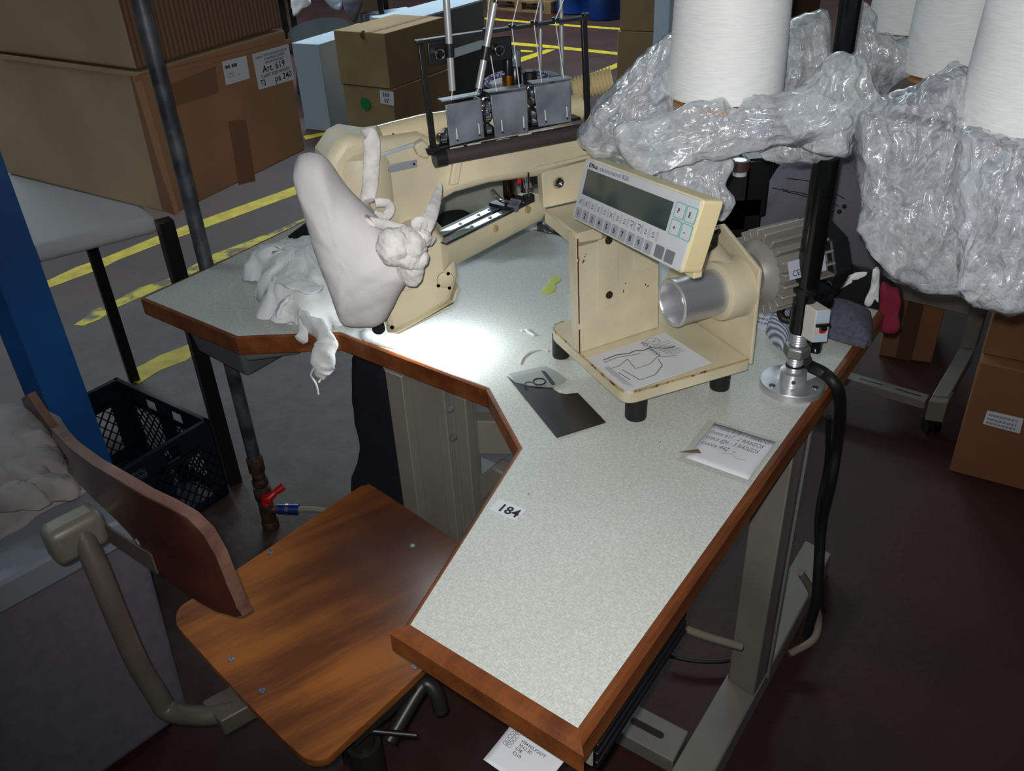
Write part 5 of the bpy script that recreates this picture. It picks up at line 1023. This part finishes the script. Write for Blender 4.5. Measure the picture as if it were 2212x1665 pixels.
lettering('label_print',l1,M_ink,Q1[0],Q1[1],Q1[3],[(.04,.16,.075,'Customer   TEXTIL ANTONIO FALCAO SA',.88),(.28,.26,.07,'R HENRIQUE CORREIA'),(.28,.36,.07,'4785-584 ARGUIDELO'),(.18,.58,.20,'Art. 619',.62),(.10,.72,.10,'COLLANT 18 DEN VANISADO',.80),(.06,.93,.18,'T3',.14),(.46,.93,.18,'pa 240',.48)],weight=.016)
Q1=[rf(x,y,.002) for x,y in ((480,133),(532,120),(540,169),(489,184))]; bm=BM(); prism(bm,Q1,rn*-.001); l1=obj('white_label',bm,M_white,t1)
bm=BM()
for k in range(10): qbox(bm,Q1,.06+k*.045+(.06 if k>4 else 0),.08+k*.045+(.06 if k>4 else 0)+.01*(k%2),.20,.34,.0008)
obj('barcode',bm,M_ink,l1)
lettering('label_print',l1,M_ink,Q1[0],Q1[1],Q1[3],[(.08,.48,.06,'- - - - - - -  - - -'),(.08,.60,.07,'Art. 0000123'),(.08,.72,.07,'Taglia 3 000      N. 156'),(.08,.84,.06,'- - - - - -'),(.08,.94,.05,'- - -          - - - -')])
# rack: covered top and black legs
rk=thing('black_rack',(P(380,470,RZ).x-.5,P(380,470,RZ).y+.5,0),'rack with white fabric covered top and black steel legs','rack')
rn0=P(350,478,RZ-.0); 
RT=[P(352,462,RZ),P(82,528,RZ),P(-30,345,RZ)+Vector((-.1,.0,0))]
a=P(350,462,RZ); b=P(78,530,RZ); dirf=(b-a).normalized(); back=Vector((-dirf.y,dirf.x,0)); back=back if back.y>0 else -back
A2=a+dirf*.012; bm=BM(); prism(bm,[p+Vector((0,0,-.002)) for p in (A2,b+dirf*.6,b+dirf*.6+back*1.5,A2+back*1.4)],(0,0,-.045)); obj('covered_top',bm,M_cover,rk,bevel=.018,bseg=4)
for (x,y,zt) in ((362,470,RZ-.045),(190,528,RZ-.045)):
    pass
for pxb,w in (((520,1040),.038),((290,822),.034)):
    if pxb[0]==520: q0=P(506,1040,0)
    else:
        q0=Vector((-1.352,2.653,0))
    bm=BM(); cbox(bm,(q0.x,q0.y,0),math.degrees(math.atan2(dirf.y,dirf.x)),w,w,RZ-.003); obj('leg',bm,M_black,rk,bevel=.002)
# ================================================================== COLUMN, PIPE, CRATE, BIN
cb_=P(240,992,.40); col=thing('steel_column',(cb_.x-.08,cb_.y,0),'blue painted steel I-beam column at left','column')
CAg=49; cd_=DA(CAg); cn_=NA(CAg); wdt=(P(101,839,.45)-cb_); fw=.085
bm=BM(); box8(bm,Vector((cb_.x,cb_.y,0))-cd_*fw,cd_*fw,cn_*.010,(0,0,3.2)); obj('flange',bm,M_blue,col)
bm=BM(); box8(bm,Vector((cb_.x,cb_.y,0))-cd_*(fw*.5+.004)+cn_*.01,cd_*.008,cn_*.10,(0,0,3.2)); obj('web',bm,M_blue,col)
bm=BM(); box8(bm,Vector((cb_.x,cb_.y,0))-cd_*fw+cn_*.11,cd_*fw,cn_*.010,(0,0,3.2)); obj('flange',bm,M_blue,col)
pp0=P(449,585,T); pw=Vector((pp0.x-.012,pp0.y+.03,0)); zb_=VZ(580,1165,pw)
pipe=thing('air_pipe',(pw.x,pw.y,max(zb_,.02)),'galvanised air pipe dropping from the ceiling with a red handled valve','pipe')
bm=BM(); cyl(bm,(pw.x,pw.y,zb_+.05),(pw.x,pw.y,3.2),.0168,24); obj('pipe_tube',bm,M_galv,pipe,smooth=40)
for y0,y1,r,m in ((985,1018,.021,M_rustp),(1018,1035,.017,M_rustp),(1035,1050,.021,M_rustp),(1055,1080,.023,M_rustp),(1085,1130,.020,M_rustp),(1130,1150,.023,M_rustp),(1150,1180,.019,M_rustp)):
    a,b=VZ(555,y1,pw),VZ(555,y0,pw); bm=BM(); lathe(bm,(pw.x,pw.y,a),up,[(0,r*.9),(.003,r),(b-a-.003,r),(b-a,r*.9)],20); obj('fitting',bm,m,pipe,smooth=40)
zv=VZ(575,1060,pw); v0=Vector((pw.x,pw.y,zv)); tocam=Vector((-pw.x,-pw.y,0)).normalized(); rt=Vector((-tocam.y,tocam.x,0)); rt=rt if rt.x>0 else -rt
bm=BM(); tube(bm,[v0+tocam*.024,v0+tocam*.036+up*.0+rt*.008,v0+tocam*.034+rt*.03+up*.012,v0+tocam*.03+rt*.055+up*.022],[.010,.013,.009,.011],12,6); obj('valve_handle',bm,M_redp,pipe,smooth=60,label='red butterfly valve handle')
bm=BM(); tube(bm,[v0+tocam*.03,v0+tocam*.036-up*.02+rt*.002],.010,12,3); obj('valve_handle',bm,M_redp,pipe,smooth=60,label='red butterfly valve handle')
zc=VZ(590,1095,pw); h0=Vector((pw.x,pw.y,zc)); hd_=(rt*1+tocam*.35-up*.12).normalized()
for o0,o1,r,m in ((.015,.03,.013,M_rustp),(.03,.05,.015,mat('blue_coupling',(40,60,130),.3,.5)),(.05,.058,.017,M_chrome),(.058,.085,.016,MATS['blue_coupling'])):
    bm=BM(); cyl(bm,h0+hd_*o0,h0+hd_*o1,r,18); obj('hose_coupling',bm,m,pipe,smooth=40)
bm=BM(); tube(bm,[h0+hd_*.085,h0+hd_*.14,h0+hd_*.2-up*.02,h0+hd_*.26-up*.05],.008,12,6); obj('air_hose',bm,mat('grey_hose',(140,134,116),.5),pipe,smooth=60)
# crate
CZ=.262; kB=P(252,814,CZ); kR=P(452,905,CZ); e1=(kR-kB); kF=P(262,1012,CZ); e2=(kF-kR); e2=NA(math.degrees(math.atan2(e1.y,e1.x))); e2=-e2 if e2.y>0 else e2; e2=e2*.36
crt_=thing('plastic_crate',(kB.x+(e1+e2).x/2,kB.y+(e1+e2).y/2,0),'dark navy plastic crate with mesh sides on the floor','crate')
up_=up
def wallp(o,d,n,name):
    """mesh wall of the crate: rim, corner posts and diagonal lattice"""
    L_=d.length; dn=d.normalized(); bm=BM(); th=.006
    box8(bm,o+up*-.02,d,n*.014,(0,0,.02)); obj('rim',bm,M_crate,crt_,bevel=.002)
    bm=BM()
    for a_,b_ in ((0,.13),(.42,.58),(.87,1.0)): box8(bm,o+d*a_+Vector((0,0,-CZ+.002)),d*(b_-a_),n*th,(0,0,CZ-.02))
    box8(bm,o+Vector((0,0,-CZ+.002)),d,n*th,(0,0,.03)); 
    for a_,b_ in ((.13,.30),(.70,.87)) if L_>.3 else ((.13,.30),(.7,.87)): box8(bm,o+d*a_+up*-.065,d*(b_-a_),n*th,(0,0,.045))
    box8(bm,o+d*.13+up*-.08,d*.74,n*th,(0,0,.022))
    obj('side_panel',bm,M_crate,crt_)
    bm=BM(); h0_,h1_=-CZ+.03,-.08; st=.03
    u=-.2
    while u<L_+.2:
        for s in (1,-1):
            x0=u; x1=u+s*(h1_-h0_)*.8
            def cl(t): return x0+(x1-x0)*t
            t0,t1=0,1
            if s>0: t0=max(0,(0-x0)/(x1-x0)); t1=min(1,(L_-x0)/(x1-x0))
            else: t0=max(0,(L_-x0)/(x1-x0)); t1=min(1,(0-x0)/(x1-x0))
            if t1>t0+.02:
                p=o+dn*cl(t0)+up*(h0_+(h1_-h0_)*t0); q_=o+dn*cl(t1)+up*(h0_+(h1_-h0_)*t1); w=Vector((0,0,.0028)); prism(bm,[p-w,p+w,q_+w,q_-w],n*.004)
        u+=st
    obj('lattice',bm,M_crate,crt_,kind='stuff')
n1=-e2.normalized()
wallp(kB,e1,e2.normalized(),'back'); wallp(kR,e2,-e1.normalized(),'right'); wallp(kB+e2,e1,-e2.normalized(),'front'); wallp(kB,e2,e1.normalized(),'left')
bm=BM(); box8(bm,Vector((kB.x,kB.y,.002)),e1,e2,(0,0,.006)); obj('crate_floor',bm,M_crate,crt_)
# small wire basket inside the crate
ct=kB+e1*.72+e2*.62; wb=thing('wire_basket',(ct.x,ct.y,.01),'small wire mesh basket standing in the navy crate','basket')
bm=BM()
for k in range(9):
    o_=ct-e1.normalized()*.10-e2.normalized()*.08+e1.normalized()*.025*k; p=[Vector((o_.x,o_.y,.012)),Vector((o_.x,o_.y,.11)),Vector((o_.x,o_.y,.11))+e2.normalized()*.16,Vector((o_.x,o_.y,.012))+e2.normalized()*.16]; tube(bm,p,.0016,6,0)
for k in range(4):
    z=.02+.03*k; o_=ct-e1.normalized()*.10-e2.normalized()*.08; a_=Vector((o_.x,o_.y,z)); tube(bm,[a_,a_+e1.normalized()*.2,a_+e1.normalized()*.2+e2.normalized()*.16,a_+e2.normalized()*.16,a_],.0016,6,0)
obj('wire_mesh',bm,mat('pale_wire',(120,122,126),.4,.6),wb,kind='stuff')
# fabric bin at lower left and the garment heap on it
BZ=.58; bcn=P(298,1103,BZ); bl_=P(0,1261,BZ)-bcn; bk_=P(150,935,BZ)-bcn; bdn=bl_.normalized(); bln=bk_.normalized()
bin_=thing('fabric_bin',(bcn.x-.3,bcn.y+.1,0),'lilac grey fabric covered bin filling the lower left corner','bin')
prf=[]
bm=BM(); c0=Vector((bcn.x,bcn.y,0)); pts=rnd([c0,c0+bdn*.62,c0+bdn*.62+bln*.42,c0+bln*.42],[.03]*4,4); prism(bm,[p+up*.03 for p in pts],(0,0,BZ-.03)); cq=c0+bdn*.31+bln*.2
for v in bm.verts:
    if v.co.z<.1: v.co.x=cq.x+(v.co.x-cq.x)*.9; v.co.y=cq.y+(v.co.y-cq.y)*.9
bo=obj('bin_body',bm,M_lil,bin_,bevel=.02,bseg=4)
bm=BM(); ptsr=[p+(p-(c0+bdn*.31+bln*.21)).normalized()*.004 for p in pts]; prism(bm,[p+up*(BZ-.055) for p in ptsr],(0,0,.057)); obj('rim_band',bm,mat('pale_rim_band',(128,132,140),.7),bin_,bevel=.006)
for s in (0,1):
    for t_ in (0,1):
        p=c0+bdn*(.08+.48*s)+bln*(.07+.28*t_); bm=BM(); cyl(bm,(p.x,p.y,0),(p.x,p.y,.04),.02,16); obj('castor_wheel',bm,M_blackr,bin_,smooth=40)
gp=thing('garment_heap',tuple(c0+bdn*.35+bln*.2+up*BZ),'heap of white garments piled on the fabric bin','garments')
hm=mat('heap_white',(160,152,150),.9,col2=(140,132,132),nscale=9,bump=.5,bscale=26)
bm=BM(); dome(bm,[(-60,1190),(0,1168),(60,1140),(120,1100),(170,1072),(180,1050),(172,1000),(160,960),(140,930),(100,905),(40,900),(-40,920),(-80,1000)],BZ+.003,.09,10,5,.4); crumple(bm,.010,9,4,True); obj('piled_cloth',bm,hm,gp,smooth=180)
for k,(x,y) in enumerate(((20,1000),(60,1040),(90,1010),(110,1060),(40,1080),(-10,1050),(70,970))):
    c=P(x,y,BZ+.07); bm=BM(); dome(bm,[(x-60,y+10),(x-20,y-24),(x+45,y-22),(x+62,y+8),(x+10,y+26)],BZ+.06,.03,5,4); crumple(bm,.006,30,k,True); obj('folded_garment',bm,hm,gp,smooth=180)
# ================================================================== BACKGROUND
a=P(661,279,0); b=P(717,285,0); c_=P(752,288,0)
zz1=VZ(690,96,b)
a=b+(a-b)*1.0
d2=P(800,262,0)-b; d2=-(perp(a,b,1)) if 0 else perp(a,b,.62)
bv_=VZ(690,96,b)
def bg_box(name,bl,br,z0,ztpx,dep,m,lab,cat_='bin'):
    a,b=P(*bl,z0),P(*br,z0); z1=VZ(*ztpx,b); t=carton(name,a,b,z0,z1,perp(a,b,dep),m,lab,cat_); return t,a,b,z1
t,a,b,z1=bg_box('white_bin',(661,279),(717,285),0.0,(690,96),.75,M_bin,'white fabric bin on castors left of the stacked cartons')
a=P(735,284,0);
fa,fbb=P(755,291,0),P(860,306,0); zt_up=VZ(846,72,fbb); zmid=VZ(853,192,fbb)
M_cg=mat('carton_olive',(160,132,92),.8,col2=(144,118,82),nscale=4); 
dpv=perp(fa,fbb,.62); M_cd=mat('carton_side',(110,78,50),.8)
tl_=carton('stacked_carton',fa,fbb,0,zmid-.003,dpv,M_cg,'lower carton of the pair with a green dot and 330 07 note','box','pair of stacked cartons')
tu_=carton('stacked_carton',fa+Vector((-.01,0,0)),fbb+Vector((-.01,0,0)),zmid,zt_up,dpv,M_cg,'upper carton of the pair with tape and faint 340 marking','box','pair of stacked cartons')
BA=math.degrees(math.atan2((fbb-fa).y,(fbb-fa).x)); fnn=-dpv.normalized()
def bf(x,y,e=.003): return PV(x,y,fa+fnn*e,BA)
cdot=bf(789,224); bm=BM(); lathe(bm,cdot,fnn,[(0,.040),(.001,.040)],28); obj('green_dot',bm,M_green,tl_)
Qg=[bf(x,y) for x,y in ((820,195),(850,199),(851,229),(822,223))]; bm=BM(); prism(bm,Qg,fnn*-.001); n1_=obj('paper_note',bm,M_white,tl_); lettering('note_print',n1_,M_ink,Qg[0],Qg[1],Qg[3],[(.18,.42,.34,'330'),(.30,.88,.34,'07')],eps=.002,weight=.005)
bm=BM(); prism(bm,[bf(x,y) for x,y in ((782,140),(794,138),(806,184),(794,184))],fnn*-.001); obj('tape_strip',bm,M_boardD,tu_)
bm=BM(); prism(bm,[bf(x,y) for x,y in ((815,165),(832,164),(836,181),(820,182))],fnn*-.001); obj('paper_note',bm,M_bin,tu_)
lettering('marker_print',tu_,mat('faded_marker',(84,66,48),.8),bf(806,78),bf(836,82),bf(808,105),[(.05,.4,.34,'340'),(0,.85,.3,'nero')],eps=.002)
bm=BM(); 
c0_=bf(792,70,0); c0_.z=zt_up; box8(bm,c0_,dpv*1.0,(fbb-fa).normalized()*.04,(0,0,.002)); obj('tape_strip',bm,M_boardD,tu_)
c=bf(785,76,.004); bm=BM(); bmesh.ops.create_icosphere(bm,subdivisions=2,radius=.03); bmesh.ops.scale(bm,vec=(.8,.3,1),verts=bm.verts); bmesh.ops.translate(bm,vec=c,verts=bm.verts); crumple(bm,.01,30,2); obj('torn_tape',bm,mat('torn_tape',(120,96,80),.4),tu_,smooth=180)
t,a,b,z1=bg_box('grey_bin',(905,222),(1052,162),0,(1043,2),.35,mat('bin_grey_side',(86,88,88),.8),'large grey fabric bin behind the stacked cartons')
bm=BM(); box8(bm,Vector((a.x,a.y,z1)),b-a,perp(a,b,.35),(0,0,.012)); obj('pale_lid',bm,M_bin,t)
t,a,b,z1=bg_box('grey_bin',(985,232),(1090,190),0,(1085,90),.2,mat('bin_grey_side2',(62,64,64),.8),'low dark bin behind the thread guide frame')
t,a,b,z1=bg_box('grey_bin',(815,112),(915,96),0,(905,22),.3,M_bin,'pale blue-grey bin above and behind the stacked cartons')
# black seat shape and cloth at the top left
sc_=P(700,150,0); st_=thing('dark_stool_chair',(sc_.x,sc_.y,0),'dark padded chair with grey top seen beyond the big cartons','chair')
bm=BM(); q=[P(x,y,.45) for x,y in ((625,60),(690,38),(745,40),(762,58),(740,78),(660,95),(628,92))]; O=cat(q,4,True); prism(bm,O,(0,0,-.10)); obj('seat',bm,mat('seat_grey_vinyl',(24,30,32),.35),st_,bevel=.03,bseg=4)
bm=BM(); qc=sum(q,Vector())/7; lathe(bm,(qc.x,qc.y,0),up,[(0,.26),(.34,.22)],24); obj('dark_base',bm,M_black,st_,smooth=40)
vy=P(720,60,.3).y+.5
for px,mm,lab in (([(632,-10),(665,-12),(672,8),(655,20),(636,36),(630,20)],M_cloth2,'white cloth hanging above the dark chair at the top'),([(700,-10),(742,-10),(742,18),(730,24),(712,14)],M_bin,'pale blue cloth beside the white one at the top'),([(742,-10),(785,-10),(780,20),(770,46),(758,40),(744,20)],M_greyc,'lilac grey cloth tip hanging at the top')):
    vcloth('hanging_cloth',px,vy,.03,mm,lab,'cloth',amp=.01,f=5)
ta=PY(690,-14,vy+.02); tb2=PY(800,-14,vy+.02)
bn=thing('dark_bench',((ta.x+tb2.x)/2,vy+.2,0),'dark bench standing at the top edge with cloths draped over its front','bench')
bm=BM(); box8(bm,(ta.x-.45,vy+.02,ta.z-.02),(tb2.x-ta.x+.6,0,0),(0,.5,0),(0,0,.04)); obj('bench_top',bm,MATS['seat_grey_vinyl'],bn,bevel=.004)
for x in (ta.x-.40,tb2.x+.05):
    for y in (vy+.06,vy+.46):
        bm=BM(); box8(bm,(x,y,0),(.05,0,0),(0,.05,0),(0,0,ta.z-.02)); obj('leg',bm,M_black,bn)
bm=BM(); a=P(790,78,0); box8(bm,a,(.28,0,0),(0,.3,0),(0,0,.45)); obj('brown_carton',bm,mat('dark_carton',(80,58,34),.8),bevel=.005,label='dark brown carton in the gap behind the pair of cartons',cat='box')
# pallet
a=P(1052,20,0); b=P(1190,31,0); dn=(b-a).normalized(); pn_=perp(a,b,1); pal=thing('wooden_pallet',tuple((a+b)/2+pn_*.4),'weathered wooden pallet on the floor at the top','pallet')
L_=(b-a).length
for i in range(3):
    for j in range(3):
        bm=BM(); box8(bm,a+dn*(L_-.10)*i/2+pn_*(.35*j)+up*.022,dn*.10,pn_*.10,(0,0,.08)); obj('block',bm,M_pallet,pal,bevel=.003)
for j in range(3):
    bm=BM(); box8(bm,a+pn_*(.35*j),dn*L_,pn_*.10,(0,0,.022)); obj('bottom_board',bm,M_pallet,pal)
for j in range(6):
    bm=BM(); box8(bm,a+pn_*(.14*j)+up*.102,dn*L_,pn_*.10,(0,0,.022)); obj('top_board',bm,M_pallet,pal)
for i,(cx,cy,lab) in enumerate(((1306,46,'blue plastic drum at the top, right one of the two'),(1238,33,'blue plastic drum at the top, left one of the two'))):
    f=P(cx,cy,0); r=(P(cx+36,cy,0)-f).length; c=f+Vector((f.x,f.y,0)).normalized()*r
    t=thing('plastic_drum',(c.x,c.y,0),lab,'drum','blue drums at the back'); bm=BM(); lathe(bm,(c.x,c.y,0),up,[(0,r*.94),(.015,r),(.2,r),(.21,r*1.03),(.23,r*1.03),(.24,r),(.55,r),(.58,r*.92)],36); obj('drum_body',bm,M_blued,t,smooth=35)
    bm=BM(); lathe(bm,(c.x,c.y,.58),up,[(0,r*.94),(.03,r*.94)],36); obj('drum_lid',bm,M_black,t,smooth=35)
a=P(1331,212,0); b=P(1480,222,0); zm=VZ(1334,66,a)
carton('tall_carton',a,b,0,zm-.003,perp(a,b,.5),M_board,'lower pale carton standing behind the left plastic bag','box','tall cartons behind the thread cones')
carton('tall_carton',a+(b-a)*.03,b,zm,zm+.6,perp(a,b,.5),M_board,'upper pale carton behind the nearest thread cone','box','tall cartons behind the thread cones')
a=P(1446,150,0); b=P(1472,152,0); carton('white_carton',PY(1441,110,3.2),PY(1475,110,3.2),0,1.5,(0,.3,0),M_bin,'narrow white board showing left of the nearest cone','board')
for i,(x0,x1,mm,lab) in enumerate(((1684,1706,M_blued,'dark blue drum edge behind the bags right of the nearest cone'),(1708,1765,mat('far_brown',(88,62,40),.8),'dark brown carton seen between nearest cone and pole'))):
    p=PY(x0,60,3.6+i*.2);q_=PY(x1,60,3.6+i*.2); carton('far_box',p,q_,0,1.1,(0,.3,0),mm,lab,'box')
# pale ribbed hose behind the machine
bm=BM(); a=PY(1236,194,1.47); b=PY(1325,170,1.47); d=b-a; pr=[]
for k in range(12): pr+=[(d.length*k/12,.016),(d.length*(k+.5)/12,.021)]
lathe(bm,a-up*.0,d,pr,28); obj('ribbed_hose',bm,M_housing,mach,smooth=60)
# threads running up from the guide bar
tops=[((1106,56),(1122,-12)),((1154,48),(1168,-12)),((1200,41),(1222,-12)),((1050,65),(1058,-12)),((1070,8),(1078,-12))]
bots=[((1106,62),(1122,188)),((1154,54),(1170,178)),((1200,48),(1218,170)),((1060,120),(1073,197)),((977,195),(975,216)),((1034,190),(1028,205))]
for i,(A_,B_) in enumerate(tops+bots):
    a,b=fv(*A_,.006),fv(*B_,.006); bm=BM(); cyl(bm,a,b,.0007,6); obj('sewing_thread',bm,M_white,label='taut white thread %s'%(['above the second guide eyelet from the left','above the third guide eyelet','above the rightmost guide eyelet','above the leftmost guide eyelet','from the top of the right steel tube','below the second guide eyelet into a tension cover','below the third guide eyelet','below the rightmost guide eyelet','behind the right steel tube','from the left steel tube end','from the right steel tube end'][i]),cat='thread')
for i,(x,xb,yb) in enumerate(((1168,1167,150),(1211,1215,165))):
    a,b=PY(x,-20,1.55),PY(xb,yb,1.55); bm=BM(); cyl(bm,a,b,.004 if i else .0035,10); r_=obj('steel_rod',bm,MATS['brushed_tube'],smooth=40,label=('left','right')[i]+' of two thin upright steel rods behind the thread guide',cat='rod')
# far walls of the hall, out of the picture
